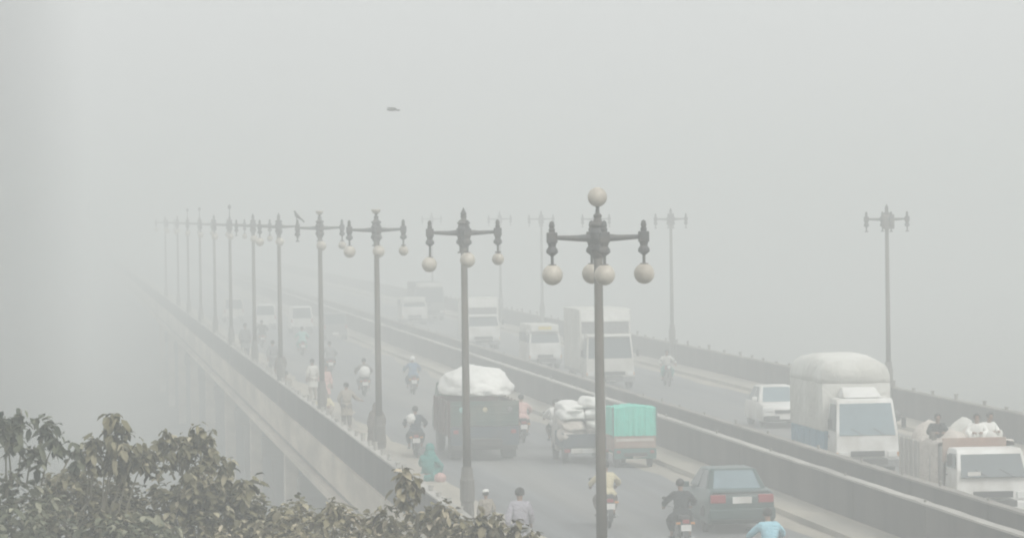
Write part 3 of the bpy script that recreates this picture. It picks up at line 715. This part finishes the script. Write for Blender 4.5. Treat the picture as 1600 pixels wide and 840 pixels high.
def sack(x, y, z, r, rz, mt_, label):
    bm = NB(); q = bmesh.ops.create_icosphere(bm, subdivisions=3, radius=1); sd_ = random.random() * 9
    for v in q['verts']:
        d = v.co.copy(); p = [math.copysign(abs(c) ** .6, c) for c in d]; k = 1 + .3 * noise.noise(d * 1.6 + V(sd_, 0, 0))
        v.co = V(p[0] * r[0] * k, p[1] * r[1] * k, p[2] * r[2] * k)
    o = build('sack', bm, mt_, None, True); o.location = (x, y, z); o.rotation_euler = (random.uniform(-.1, .1), random.uniform(-.12, .12), rz)
    return tag(o, label, 'sack', 'sacks piled on the small pickup')
def sack_pickup():
    X, Y = 16.22, 121.5
    t = thing('pickup_truck', 'small pickup seen from behind with a tall pile of pale sacks', 'pickup', (X, Y, .004), 0)
    H = .76
    build('chassis', mbox((0, 1.8, .4), (.8, 3.5, .14)), 'chassis', t)
    bm = NB(); box(bm, (0, 1.05, .55), (2 * H, 2.1, .1));
    for s in (-1, 1): box(bm, (s * (H - .02), 1.05, .78), (.04, 2.1, .36))
    box(bm, (0, 2.08, .78), (2 * H - .09, .04, .36)); build('cargo_bed', bm, 'truckblue', t)
    bm = NB(); box(bm, (0, -.02, .74), (2 * H, .05, .4), .012); tg = build('tailgate', bm, 'truckblue', t)
    build('tail_light', mbox((-.64, -.03, .42), (.18, .04, .1), .01), 'red', t); build('tail_light', mbox((.64, -.03, .42), (.18, .04, .1), .01), 'red', t)
    bm = NB(); box(bm, (0, -.06, .42), (1.05, .06, .15), .02); build('bumper', bm, 'offwhite', t); plate(t, -.1, .42, .34)
    bm = NB(); prism(bm, [(2.15, .3), (2.15, 1.2), (2.25, 1.72), (2.5, 1.78), (3.2, 1.72), (3.55, 1.0), (3.62, .3)], -.7, .7, .08, (1.0, 1.78), .05); c = build('cab', bm, 'offwhite', t, True)
    bm = NB(); panel(bm, (-.55, 2.15, 1.22), (.55, 2.15, 1.22), (.5, 2.24, 1.62), (-.5, 2.24, 1.62), 0, .01); build('rear_window', bm, 'glass', c)
    for s in (-1, 1):
        for y in (.65, 2.95): wheel(t, s * .63, y, .27, .16)
    L = [(-.4, .3, .88, 'sackbeige', 'pinkish beige sack at the bottom left of the pile'), (.38, .3, .88, 'sackbeige', 'pinkish beige sack at the bottom right of the pile'),
         (-.36, .35, 1.2, 'sackbeige', 'beige sack in the second layer, left side of the pile'), (.4, .35, 1.2, 'canvas_light', 'off-white sack in the second layer, right side of the pile'),
         (-.38, .4, 1.52, 'whitecloth', 'white sack in the third layer, left side of the pile'), (.36, .4, 1.5, 'whitecloth', 'white sack in the third layer, right side of the pile'),
         (-.36, .6, 1.70, 'whitecloth', 'white sack topmost on the left of the pile'), (.30, .5, 1.86, 'whitecloth', 'white sack topmost on the right, highest of the pile')]
    for x, y, z, m_, lb in L: sack(X + x, Y + y + .55, z, (.41, .92, .19), random.uniform(-.1, .1), m_, lb)
sack_pickup()

def loader_rickshaw():
    t = thing('loader_rickshaw', 'three-wheeled loader with a bright teal tarpaulin box, seen from behind', 'rickshaw', (17.38, 119.2, .004), 0)
    H = .64
    build('chassis', mbox((0, 1.2, .42), (.7, 2.7, .1)), 'chassis', t)
    bm = NB(); box(bm, (0, .9, .55), (2 * H, 1.8, .08)); 
    for s in (-1, 1): box(bm, (s * (H - .02), .9, .76), (.04, 1.8, .36))
    build('cargo_bed', bm, 'cargred', t)
    bm = NB(); box(bm, (0, -.02, .80), (2 * H, .04, .38), .01); tg = build('tailgate', bm, 'cargred', t)
    build('tailgate_stripe', mbox((0, -.046, .86), (2 * H - .12, .012, .09)), 'sackbeige', tg)
    bm = NB(); box(bm, (0, -.03, .44), (2 * H + .02, .08, .32), .02); sk = build('rear_skirt', bm, 'tealdark', t)
    build('number_plate', mbox((.12, -.08, .38), (.4, .015, .12), 0, Matrix.Rotation(R(-10), 4, 'Y')), 'offwhite', sk)
    for s in (-1, 1): build('tail_light', mbox((s * .52, -.085, .5), (.12, .03, .08), .01), 'red', sk)
    # tarpaulin over a frame: ripples in real geometry
    bm = NB(); NX = 25
    def top(u): return 1.86 + .03 * math.cos(u * math.pi) + .012 * math.sin(u * 19)
    cols = []
    for i in range(NX + 1):
        u = -1 + 2 * i / NX; x = u * (H + .02); fold = .022 * math.sin(i * 1.9) + .015 * math.sin(i * .8)
        cols.append([bm.verts.new((x, -.06 + fold, .98)), bm.verts.new((x, -.05 + fold * .8, 1.4)), bm.verts.new((x, -.03 + fold * .3, top(u))), bm.verts.new((x * .98, .6, top(u) + .03)), bm.verts.new((x * .98, 1.75, top(u))), bm.verts.new((x, 1.8, .98))])
    for a, b in zip(cols, cols[1:]):
        for k in range(5): bm.faces.new((a[k], b[k], b[k + 1], a[k + 1]))
    bm.faces.new(cols[0]); bm.faces.new(cols[-1][::-1])
    tp = build('tarpaulin', bm, 'tealtarp', t)
    for s in (-1, 1): build('tarpaulin_pole', mbox((s * (H + .03), -.06, 1.4), (.035, .035, .95)), 'tealdark', t)
    bm = NB(); prism(bm, [(1.85, .35), (1.85, 1.5), (2.1, 1.68), (2.5, 1.6), (2.75, 1.0), (2.8, .4)], -.5, .5, .08, (1, 1.6), .05); c = build('cab', bm, 'tealdark', t, True)
    bm = NB(); panel(bm, (.42, 2.76, 1.05), (-.42, 2.76, 1.05), (-.36, 2.53, 1.55), (.36, 2.53, 1.55), 0, .015); build('windshield', bm, 'glass', c)
    for s in (-1, 1): wheel(t, s * .52, .5, .25, .14)
    wheel(t, 0, 2.6, .25, .12)
loader_rickshaw()

def front_truck(name, label, x, y, H, cabh, boxh, boxl, kind, cabmat='white', boxmat='canvas', bandmat=None, cat='truck', group='oncoming trucks', glassm='glass_light', z0=.55, sc=1.0):
    """forward control truck; local +Y is its front, so it is turned to face the camera"""
    t = thing(name, label, cat, (x, y, .004), math.pi, group); t.scale = (sc,) * 3
    zb = z0
    build('chassis', mbox((0, -boxl / 2 - .2, zb - .05), (.9, boxl + 1.8, .16)), 'chassis', t)
    # cab: front face at y=0
    pr = [(-1.45, zb - .1), (-1.45, cabh - .08), (-1.3, cabh), (-.45, cabh), (-.30, cabh - .1), (-.02, zb + .75), (0, zb + .2), (-.03, zb - .15), (-.5, zb - .2)]
    bm = NB(); prism(bm, pr, -H, H, .1, (zb + .7, cabh), .04); c = build('cab', bm, cabmat, t, True)
    hb, htp = H - .1, H - .17
    def fy(z): return -.02 - (.28) * (z - zb - .75) / (cabh - .1 - zb - .75)
    za, zc = zb + (.68 if kind == 'tarp' else .58 if kind == 'small' else .80), cabh - .14
    bm = NB(); panel(bm, (hb, fy(za), za), (-hb, fy(za), za), (-htp, fy(zc), zc), (htp, fy(zc), zc), 0, .012); ws = build('windshield', bm, glassm, c)
    for s in (-.5, .15):
        bm = NB(); tube(bm, [(s, fy(za) + .03, za + .01), (s + .32, fy(za + .2) + .035, za + .2)], .008, 4); build('wiper', bm, 'black', ws)
    for s in (-1, 1):
        bm = NB(); q = [(s * (H - .0), -.2, zb + .8), (s * (H - .0), -1.15, zb + .8), (s * (H - .085), -1.15, cabh - .16), (s * (H - .085), -.4, cabh - .16)]
        if s < 0: q = q[::-1]
        panel(bm, *q, 0, .012); build('side_window', bm, 'glass', c)
        bm = NB(); box(bm, (s * (H - .2), .02, zb + .12), (.26, .06, .17), .02); hl = build('headlight', bm, 'lamp', c)
        build('indicator', mbox((s * (H - .03), -.02, zb + .12), (.05, .1, .13), .01), 'amber', c)
        bm = NB(); tube(bm, [(s * (H - .04), -.2, zb + 1.15), (s * (H + .16), -.05, zb + 1.2), (s * (H + .16), -.05, zb + .85)], .012, 5); box(bm, (s * (H + .16), -.05, zb + 1.03), (.13, .04, .3), .015); build('mirror', bm, 'black', c)
        build('door_handle', mbox((s * (H + .008), -1.1, zb + .6), (.02, .14, .03)), 'black', c)
    build('grille', mbox((0, .008, zb + .14), (2 * H - .85, .03, .16), .01), 'black', c)
    bm = NB(); box(bm, (0, .06, zb - .14), (2 * H - .02, .16, .22), .03); bp = build('bumper', bm, 'grey' if kind != 'small' else cabmat, t)
    build('number_plate', mbox((0, .15, zb - .14), (.42, .015, .13)), 'white', bp)
    wr = .36 if boxl > 3.5 else .3
    for s in (-1, 1):
        for yy in (-.75, -boxl - .3): wheel(t, s * (H - .16), yy, wr, .26)
    yb = -1.55
    if kind == 'box':
        bm = NB(); box(bm, (0, yb - boxl / 2, (zb + .1 + boxh) / 2), (2 * H + .16, boxl, boxh - zb - .1), .03); b = build('cargo_box', bm, boxmat, t)
        build('headboard', mbox((0, yb + .012, boxh - .3), (2 * H + .02, .03, .5), .01), bandmat or 'white', b)
        build('front_grey_panel', mbox((0, yb + .008, (cabh + boxh - .55) / 2), (2 * H - .04, .03, boxh - .58 - cabh)), 'grey', b)  # flat darker grey panel between headboard and cab roof, not set back
        build('sun_visor', mbox((0, -.30, cabh - .06), (2 * H - .3, .3, .05), .015), 'whitecloth', c)
        for s in (-1, 1): build('corner_rail', mbox((s * (H + .085), yb - boxl / 2, zb + .2), (.02, boxl - .1, .12)), 'steel', b)
    elif kind == 'tarp':
        bm = NB(); box(bm, (0, yb - boxl / 2, zb + .42), (2 * H + .14, boxl, .62), .02); b = build('cargo_bed', bm, 'bodyblue', t)
        for s in (-1, 1):
            for k in range(6): build('bed_rib', mbox((s * (H + .08), yb - .3 - k * (boxl - .6) / 5, zb + .42), (.03, .08, .56)), 'bodyblue', b)
        wl = 2.7
        bm = NB(); box(bm, (0, yb - boxl / 2, (zb + .73 + wl) / 2), (2 * H + .2, boxl - .04, wl - zb - .73), .03)
        wall = build('cargo_wall', bm, 'canvas', t, True)
        bm = NB(); secs = []; NL = 22; NA = 22
        for i in range(NL + 1):
            v = i / NL; yy = yb - .02 - v * (boxl - .04); ring = []
            swell = 1 + .006 * math.sin(v * 16)
            hh = boxh - .12 + .14 * math.sin(v * math.pi)
            for k in range(NA + 1):
                a = math.pi * k / NA; ca, sa = math.cos(a), math.sin(a)
                xx = math.copysign(abs(ca) ** .5, ca) * (H + .10) * swell
                zz = wl - .02 + (hh - wl) * (abs(sa) ** .75) * (1 + .05 * noise.noise(V(i * .8, k * .5, 1)))
                ring.append(bm.verts.new((xx, yy, zz)))
            ring.append(bm.verts.new((0, yy, wl - .04))); secs.append(ring)
        for a, b2 in zip(secs, secs[1:]):
            for k in range(len(a)): bm.faces.new((a[k], a[(k + 1) % len(a)], b2[(k + 1) % len(a)], b2[k]))
        bm.faces.new(secs[0]); bm.faces.new(secs[-1]); tp = build('tarpaulin', bm, boxmat, t, True)
        bm = NB(); prism(bm, [(-1.45, cabh + .01), (-1.45, cabh + .3), (-1.2, cabh + .28), (-.55, cabh + .02)], -H * .62, H * .62, .08, (cabh, cabh + .3), .03); build('wind_deflector', bm, 'white', c, True)
    elif kind == 'small':
        bm = NB(); box(bm, (0, yb - boxl / 2, zb + .12), (2 * H + .06, boxl, .1))
        for s in (-1, 1): box(bm, (s * (H + .01), yb - boxl / 2, zb + .72), (.05, boxl, 1.1), .015)
        box(bm, (0, yb - boxl + .03, zb + .72), (2 * H - .1, .05, 1.1)); b = build('cargo_bed', bm, 'canvasgrey', t)
        for s in (-1, 1):
            bm = NB(); NX = 14; rows = []
            for i in range(NX + 1):
                yy = yb - .25 - i * 2.3 / NX; q = .03 * math.sin(i * 1.7) + .02 * math.sin(i * .7)
                rows.append([bm.verts.new((s * (H + .07 + q * f_), yy, z_)) for z_, f_ in ((zb + .1 + .06 * math.sin(i * 1.1), 1.5), (zb + .7, 1.2), (zb + 1.25, .6), (zb + 1.36 + .05 * math.sin(i), .2))] + [bm.verts.new((s * (H - .3), yy, zb + 1.42))])
            for a, c_ in zip(rows, rows[1:]):
                for k in range(4): bm.faces.new((a[k], a[k + 1], c_[k + 1], c_[k]))
            build('side_cloth', bm, 'sackbeige', b, True)
        for s in (-1, 1):
            for k in range(5): build('bed_post', mbox((s * (H + .045), yb - 2.75 - k * .56, zb + .7), (.03, .06, 1.2), .008), 'offwhite', b)
        build('front_board', mbox((.12, yb + .04, cabh - .09), (2 * H - .2, .05, .62), .02), boxmat, b)
        build('sticker', mbox((.5, fy(za + .08) + .03, za + .08), (.34, .012, .13), .01), 'white', ws)
    elif kind == 'bus':
        bm = NB(); prism(bm, [(-1.35, zb - .1), (-1.35, cabh + .02), (-1.2, boxh), (-boxl - 1.3, boxh), (-boxl - 1.4, boxh - .15), (-boxl - 1.4, zb - .1)], -H - .01, H + .01, .08, (zb + .7, boxh), .05); b = build('bus_body', bm, boxmat, t, True)
        for s in (-1, 1):
            for k in range(4): build('side_window', mbox((s * (H - .015), -1.9 - k * (boxl - .5) / 4, zb + 1.05), (.05, (boxl - .9) / 4 - .06, .42)), 'glass', b)
        build('headboard', mbox((0, -.36, cabh + .13), (1.7 * H, .5, .34), .04), 'canvas_light', t)
        build('route_panel', mbox((0, -.1, cabh + .14), (.8 * H, .02, .16)), bandmat, t)
    return t
front_truck('covered_truck', 'large truck under a rounded grey white tarpaulin with a white cab', 23.3, 112.8, .93, 2.28, 3.5, 5.2, 'tarp', boxmat='canvas_light', sc=1.0)
front_truck('box_truck', 'white box truck with a bright white headboard, behind the nearest lamp post', 24.1, 172.5, 1.08, 2.4, 3.5, 5.5, 'box', cabmat='offwhite', boxmat='canvas', bandmat='whitecloth', glassm='glass')
front_truck('box_truck', 'small white truck deep in haze, right of the second lamp post', 24.1, 225, .96, 2.0, 2.95, 2.6, 'box', cabmat='white', boxmat='canvas_light', bandmat='whitecloth', glassm='glass')
front_truck('minibus', 'pale minibus with a yellow panel above its windshield', 24.1, 196, .82, 1.9, 2.2, 3.2, 'bus', cabmat='white', boxmat='offwhite', bandmat='yellow', cat='minibus', group='oncoming buses', glassm='glass', z0=.5)
front_truck('pickup_truck', 'white pickup at the right edge with people riding on its load', 23.38, 97.6, .94, 1.70, 2.0, 5.2, 'small', boxmat='cargred', cat='pickup', group='oncoming pickups', z0=.42, glassm='glass')
front_truck('minibus', 'very faint pale van far along the oncoming road', 24.8, 277, .9, 1.7, 1.9, 2.6, 'bus', cabmat='white', boxmat='offwhite', bandmat='canvas', cat='minibus', group='oncoming buses', glassm='glass', z0=.5)
front_truck('bus', 'faint grey bus behind the small white truck on the oncoming road', 26.9, 288, 1.1, 2.5, 2.8, 5.5, 'bus', cabmat='grey', boxmat='grey', bandmat='white', cat='bus', group='oncoming buses', glassm='glass')

bm = NB(); ell(bm, (0, 0, 0), (.15, .15, .2), .25, 2, 2); o = build('bag', bm, 'black', None, True); o.location = (29.9, 139.5, .33)
tag(o, 'small dark bag on the far pavement between covered truck and white pickup', 'bag')
def suv():
    t = thing('car', 'white car with a grey windshield left of the covered truck', 'car', (25.75, 139.0, .004), math.pi)
    prof = [(-3.9, .35), (-3.92, .85), (-3.8, .9), (-1.3, .9), (-.25, .82), (-.02, .7), (0, .4), (-.3, .22), (-3.6, .22)]
    bm = hull(prof, .84, (.6, 1.0), .05, .06); B, T = cabin(bm, -3.8, -1.2, .77, .87, -3.2, -2.0, .56, 1.45)
    build('body', bm, 'white', t, True); glass_faces(t, B, T, 'glass_light', 'glass')
    for s in (-1, 1):
        build('headlight', mbox((s * .62, -.0, .68), (.32, .06, .14), .02), 'lamp', t)
        build('mirror', mbox((s * .93, -1.15, 1.03), (.19, .1, .13), .03), 'white', t)
        for y in (-.75, -3.2): wheel(t, s * .72, y, .31, .2)
    build('bumper', mbox((0, .03, .36), (1.62, .14, .18), .04), 'black', t); build('grille', mbox((0, .01, .60), (.8, .03, .12), .01), 'black', t)
    plate(t, .11, .4)
suv()
def hatch(label, x, y, m_, h=1.5, w_=.75):
    t = thing('van', label, 'van', (x, y, .004), 0, 'vans driving away in the haze')
    bm = NB(); prism(bm, [(0, .3), (-.02, 1.0), (.12, h), (2.2, h), (2.9, 1.0), (3.2, .8), (3.25, .3)], -w_, w_, .1, (.9, h), .05); build('body', bm, m_, t, True)
    bm = NB(); panel(bm, (-w_ + .12, -.02, 1.02), (w_ - .12, -.02, 1.02), (w_ - .18, .11, h - .1), (-w_ + .18, .11, h - .1), 0, .012); build('rear_window', bm, 'glass', t)
    for s in (-1, 1):
        build('tail_light', mbox((s * (w_ - .08), -.02, .85), (.1, .05, .25), .01), 'red', t)
        for y_ in (.6, 2.6): wheel(t, s * (w_ - .1), y_, .28, .17)
    build('bumper', mbox((0, -.04, .38), (1.9 * w_, .1, .16), .03), 'grey', t); plate(t, -.1, .42, .4)
    return t
hatch('white van far off on the left road, left one of a hazy pair', 14.0, 272, 'white', 1.75)
hatch('white van far off on the left road, right one of a hazy pair', 15.9, 262, 'white', 1.8)
hatch('grey van far off on the left road, nearest the median in the haze', 17.1, 247, 'grey', 1.7)
hatch('pale van farthest away in the haze on the left road', 12.7, 292, 'offwhite', 1.8)

# people and goods riding on the white pickup (its bed floor is at z .57)
PX = 23.38; PG = 'people riding on the white pickup'
def onbed(label, dx, dy, rz, shirt, tr, dz=.78, **k):
    person(label, (PX + dx, 97.6 + dy, dz), rz, 'sit', shirt, tr, group=PG, sc=.95, **k)
LB = ['beige sack on the pickup load directly behind the cab, left', 'grey sack on the pickup load directly behind the cab, right', 'grey sack in the middle of the pickup load, left', 'beige sack in the middle of the pickup load, right', 'beige sack at the tail of the pickup load, left', 'pale sack at the tail of the pickup load, right']
for k, (dx, dy, m_) in enumerate(((-.5, 2.4, 'sackbeige'), (.45, 2.4, 'canvas'), (-.45, 3.9, 'canvas'), (.45, 3.9, 'sackbeige'), (-.45, 5.3, 'sackbeige'), (.45, 5.3, 'canvas'))):
    bm = NB(); ell(bm, (0, 0, 0), (.5, .85, .75), .2, 2, k, flat=-.72); o = build('sack', bm, m_, None, True); o.location = (PX + dx, 97.6 + dy, 1.32 + (.0 if k < 4 else .12))
    tag(o, LB[k], 'sack', 'sacks on the white pickup')
onbed('person in white with dark hair sitting left of a friend on the white pickup', .18, 2.5, R(170), 'whitecloth', 'whitecloth', 1.62)
onbed('person in white sitting rightmost on the load of the white pickup', .55, 2.9, R(200), 'whitecloth', 'canvas', 1.62)
onbed('person in dark clothes sitting at the left side of the white pickup', -.72, 3.2, R(180), 'darkcloth', 'brown', 1.6)

# ------------------------------------------------------------------ trees in the foreground
def leaf(vl, fl, tl, p, d, nrm, L, W, tone):
    """a folded, drooping leaf: six vertices, four faces"""
    d = d.normalized(); s = d.cross(nrm)
    if s.length < .01: s = V(1, 0, 0)
    s.normalize(); n_ = s.cross(d).normalized()
    i = len(vl); dn = V(0, 0, -1)
    a = p + d * L * .3 + dn * L * .02; b = p + d * L * .68 + dn * L * .12; tip = p + d * L * .92 + dn * L * .32
    vl += [p, a + s * W * .46 + n_ * W * .1, a - s * W * .46 + n_ * W * .1, a - n_ * W * .04, b + s * W * .42 + n_ * W * .06, b - s * W * .42 + n_ * W * .06, b, tip]
    fl += [(i, i + 1, i + 3), (i, i + 3, i + 2), (i + 1, i + 4, i + 6, i + 3), (i + 3, i + 6, i + 5, i + 2), (i + 4, i + 7, i + 6), (i + 6, i + 7, i + 5)]
    tl += [tone] * 8
def tuft(vl, fl, tl, p, ax, rng, nleaf=9, L=.17, tone=.5, droop=.6):
    ax = ax.normalized()
    for k in range(nleaf):
        a = rng.uniform(0, 6.283); e = rng.uniform(-.5, .7)
        d = V(math.cos(a) * math.cos(e), math.sin(a) * math.cos(e), math.sin(e)) + ax * .5 + V(0, 0, -droop * rng.uniform(.3, 1.5))
        l = L * rng.uniform(.65, 1.25)
        leaf(vl, fl, tl, p + ax * rng.uniform(-.12, .06), d, V(rng.uniform(-.6, .6), rng.uniform(-.6, .6), 1), l, l * rng.uniform(.42, .62), min(1, max(0, tone + rng.gauss(0, .27))))
def tree(label, base, hubs, leaders, lm, seed, ntuft, L=.17, gz=-7.5, tone=.5):
    """hubs: ellipsoids (centre, radii) the foliage fills; leaders: (tip, size) twigs standing out of the crown"""
    rng = random.Random(seed)
    t = thing('tree', label, 'tree', (base[0], base[1], gz), 0, 'trees in front of the bridge')
    bo = V(base[0], base[1], gz)
    fork = V(0, 0, 6.6 + rng.uniform(0, .8)); bm = NB()
    tube(bm, [(0, 0, -.3), (.05, .03, 2.2), (-.06, .05, 4.6), fork], [.24, .19, .15, .12], 10)
    build('trunk', bm, 'bark', t, True)
    vl, fl, tl = [], [], []; br = NB()
    tot = sum(r[0] * r[1] * r[2] for _, r in hubs)
    for c, r in hubs:
        c = V(*c) - bo; r = V(*r)
        tube(br, [fork - V(0, 0, .3), fork.lerp(c, .5) + V(rng.uniform(-.2, .2), 0, .2), c], [.09, .06, .03], 7)
        nn = int(ntuft * (r.x * r.y * r.z) / tot)
        for k in range(nn):
            while True:
                q = V(rng.uniform(-1, 1), rng.uniform(-1, 1), rng.uniform(-1, 1))
                if .35 < q.length < 1: break
            q = q.normalized() * (q.length ** .4) * (1 + .25 * noise.noise(q * 2.5 + V(seed, 0, 0)))
            p = c + V(q.x * r.x, q.y * r.y, q.z * r.z)
            tuft(vl, fl, tl, p, q + V(0, 0, .6), rng, rng.randint(6, 10), L * rng.uniform(.8, 1.2), tone + .25 * noise.noise(p * 1.6) + .0)
            if k % 6 == 0: tube(br, [c.lerp(p, .25), c.lerp(p, .6) + V(0, 0, .05), p], [.022, .014, .006], 4, False)
    for tip, sz in leaders:
        tp = V(*tip) - bo; best = min(hubs, key=lambda h: (V(*h[0]) - V(*tip)).length); c = V(*best[0]) - bo
        st = V(tp.x * .7 + c.x * .3, c.y, c.z + best[1][2] * .3); md = st.lerp(tp, .55) + V(rng.uniform(-.05, .05), 0, .03)
        tube(br, [st, md, tp], [.012, .009, .005], 5)
        for k in range(int(16 * sz)):
            o_ = V(rng.gauss(0, .07), rng.gauss(0, .07), rng.uniform(-.26, .05)) * sz
            tuft(vl, fl, tl, tp + o_, V(0, 0, 1), rng, 4, L * 1.15, tone - .1, 1.2)
    build('branches', br, 'twig', t)
    me = bpy.data.meshes.new('crown'); me.from_pydata(vl, [], fl)
    at = me.attributes.new('tone', 'FLOAT', 'POINT'); at.data.foreach_set('value', tl)
    me.materials.append(lm); o = bpy.data.objects.new('crown', me); COL.objects.link(o); o.parent = t
    return t
def P(px, py, D):
    """world point at depth D"""
    d = F + Rt * ((px - 800) / 6150) - Up * ((py - 420) / 6150); return tuple(V(0, 0, CAM_Z) + d * (D / d.y))
tree('dark green tree with loose upright twigs at the left edge', (-1.3, 48), [((-1.3, 48, 3.5), (1.1, 1.3, 1.35)), ((-.45, 47.6, 3.5), (.8, 1.0, 1.15)), ((-.72, 47.4, 4.45), (.55, .5, .75)), ((-1.5, 47.6, 4.5), (.6, .6, .7)), ((-2.6, 48.5, 3.2), (1.2, 1.2, 1.5))],
     [(P(8, 650, 47), .8), (P(33, 640, 47.2), .7), (P(22, 670, 47), .8), (P(72, 660, 47.3), .7), (P(88, 685, 47), .6), (P(55, 695, 47), .8), (P(118, 700, 47.5), .6)], LEAF_DARK, 11, 1150, .13, tone=.42)
tree('olive tree with tall drooping leaf clusters left of centre', (.4, 50.5), [((.35, 50.5, 3.25), (1.0, 1.2, 1.5)), ((.05, 49.6, 3.9), (.55, .7, .85))],
     [(P(178, 652, 49.5), .9), (P(182, 668, 49.5), 1.1), (P(178, 690, 49.5), 1.0), (P(150, 685, 49.5), .9), (P(198, 700, 49.6), .8), (P(216, 698, 49.5), .8), (P(232, 706, 49.7), .6), (P(143, 705, 49.5), .6)], LEAF_OLIVE, 23, 850, .14, tone=.42)
tree('tall-topped olive tree with a pointed crown in front of the pier', (2.0, 51), [((1.75, 51, 3.1), (1.25, 1.2, 1.5)), ((1.78, 50.6, 4.55), (.36, .5, .62)), ((1.45, 50.4, 4.45), (.42, .5, .58)), ((2.15, 50.6, 4.05), (.42, .5, .6)), ((2.8, 51, 3.0), (.85, 1, 1.25))],
     [(P(312, 668, 50.4), .8), (P(300, 680, 50.4), .7), (P(262, 680, 50.4), .9), (P(280, 684, 50.4), .8), (P(330, 695, 50.3), .7), (P(352, 722, 50.3), .6), (P(380, 755, 50.3), .7)], LEAF_OLIVE, 31, 1150, .14, tone=.48)
tree('broad dusty tree whose low flat crown fills the bottom centre', (4.2, 49), [((3.3, 49, 3.0), (1.1, 1.3, 1.25)), ((4.4, 49, 3.0), (1.1, 1.3, 1.15)), ((2.2, 47.5, 2.95), (1.1, 1.0, 1.2)), ((4.35, 48.5, 4.15), (.16, .3, .25))],
     [(P(628, 726, 48.3), .6), (P(645, 748, 48.3), .6), (P(632, 765, 48.3), .7), (P(690, 785, 48.3), .7), (P(672, 795, 48.3), .6), (P(600, 790, 48.3), .6), (P(520, 785, 48.3), .6)], LEAF_DUSTY, 47, 1500, .13, tone=.5)
tree('small tree with thin shoots beside the walking person', (5.6, 50), [((5.3, 50, 2.85), (.75, .9, 1.05)), ((5.85, 50.3, 2.6), (.5, .6, .95))],
     [(P(712, 802, 49.3), .7), (P(755, 796, 49.3), .6), (P(770, 808, 49.3), .7), (P(805, 818, 49.3), .6), (P(832, 826, 49.3), .6), (P(742, 812, 49.3), .6)], LEAF_DUSTY, 59, 560, .125, tone=.45)
tree('dark low bush-like tree in the bottom left corner', (-.6, 45.5), [((-.9, 45.5, 3.3), (1.3, .9, 1.2)), ((.7, 46, 3.4), (1.1, .9, .95))], [], LEAF_DARK, 71, 1150, .13, tone=.55)

# ------------------------------------------------------------------ haze
HD = .0073
bm = NB(); box(bm, (0, 0, (13.5 - 9.5) / 2), (3010, 3010, 13.5 + 9.5))
hz = bpy.data.materials.new('haze'); hz.use_nodes = True; n = hz.node_tree; n.nodes.clear()
ho = n.nodes.new('ShaderNodeOutputMaterial'); pv = n.nodes.new('ShaderNodeVolumePrincipled')
pv.inputs['Color'].default_value = (.89, .91, .905, 1); pv.inputs['Density'].default_value = HD; pv.inputs['Anisotropy'].default_value = .1
n.links.new(pv.outputs[0], ho.inputs['Volume'])
h = build('haze', bm, hz); tag(h, kind='stuff')

# absorbing volume added behind the trees to darken the left edge of view
bm = NB(); rows = []
for i in range(25):
    z = -6.5 + i * 1.6; k = 1 + .12 * noise.noise(V(0, 0, z * .13)); dx = .25 * noise.noise(V(5, 0, z * .1)); ring = []
    for q in range(36):
        a = q * math.pi / 18; sn = math.sin(a)
        ring.append(bm.verts.new((dx + 1.75 * k * math.cos(a), 3.4 * k * sn * sn * sn, z)))
    rows.append(ring)
for a, b in zip(rows, rows[1:]):
    for q in range(36): bm.faces.new((a[q], a[(q + 1) % 36], b[(q + 1) % 36], b[q]))
bm.faces.new(rows[0]); bm.faces.new(rows[-1])
sm = bpy.data.materials.new('left_edge_dimmer'); sm.use_nodes = True; n = sm.node_tree; n.nodes.clear()
ho = n.nodes.new('ShaderNodeOutputMaterial'); pv = n.nodes.new('ShaderNodeVolumePrincipled')
pv.inputs['Color'].default_value = (.30, .31, .305, 1); pv.inputs['Density'].default_value = .062
n.links.new(pv.outputs[0], ho.inputs['Volume'])
o = build('left_edge_dimmer', bm, sm); o.location = (-1.35, 58, 0); tag(o, kind='stuff')
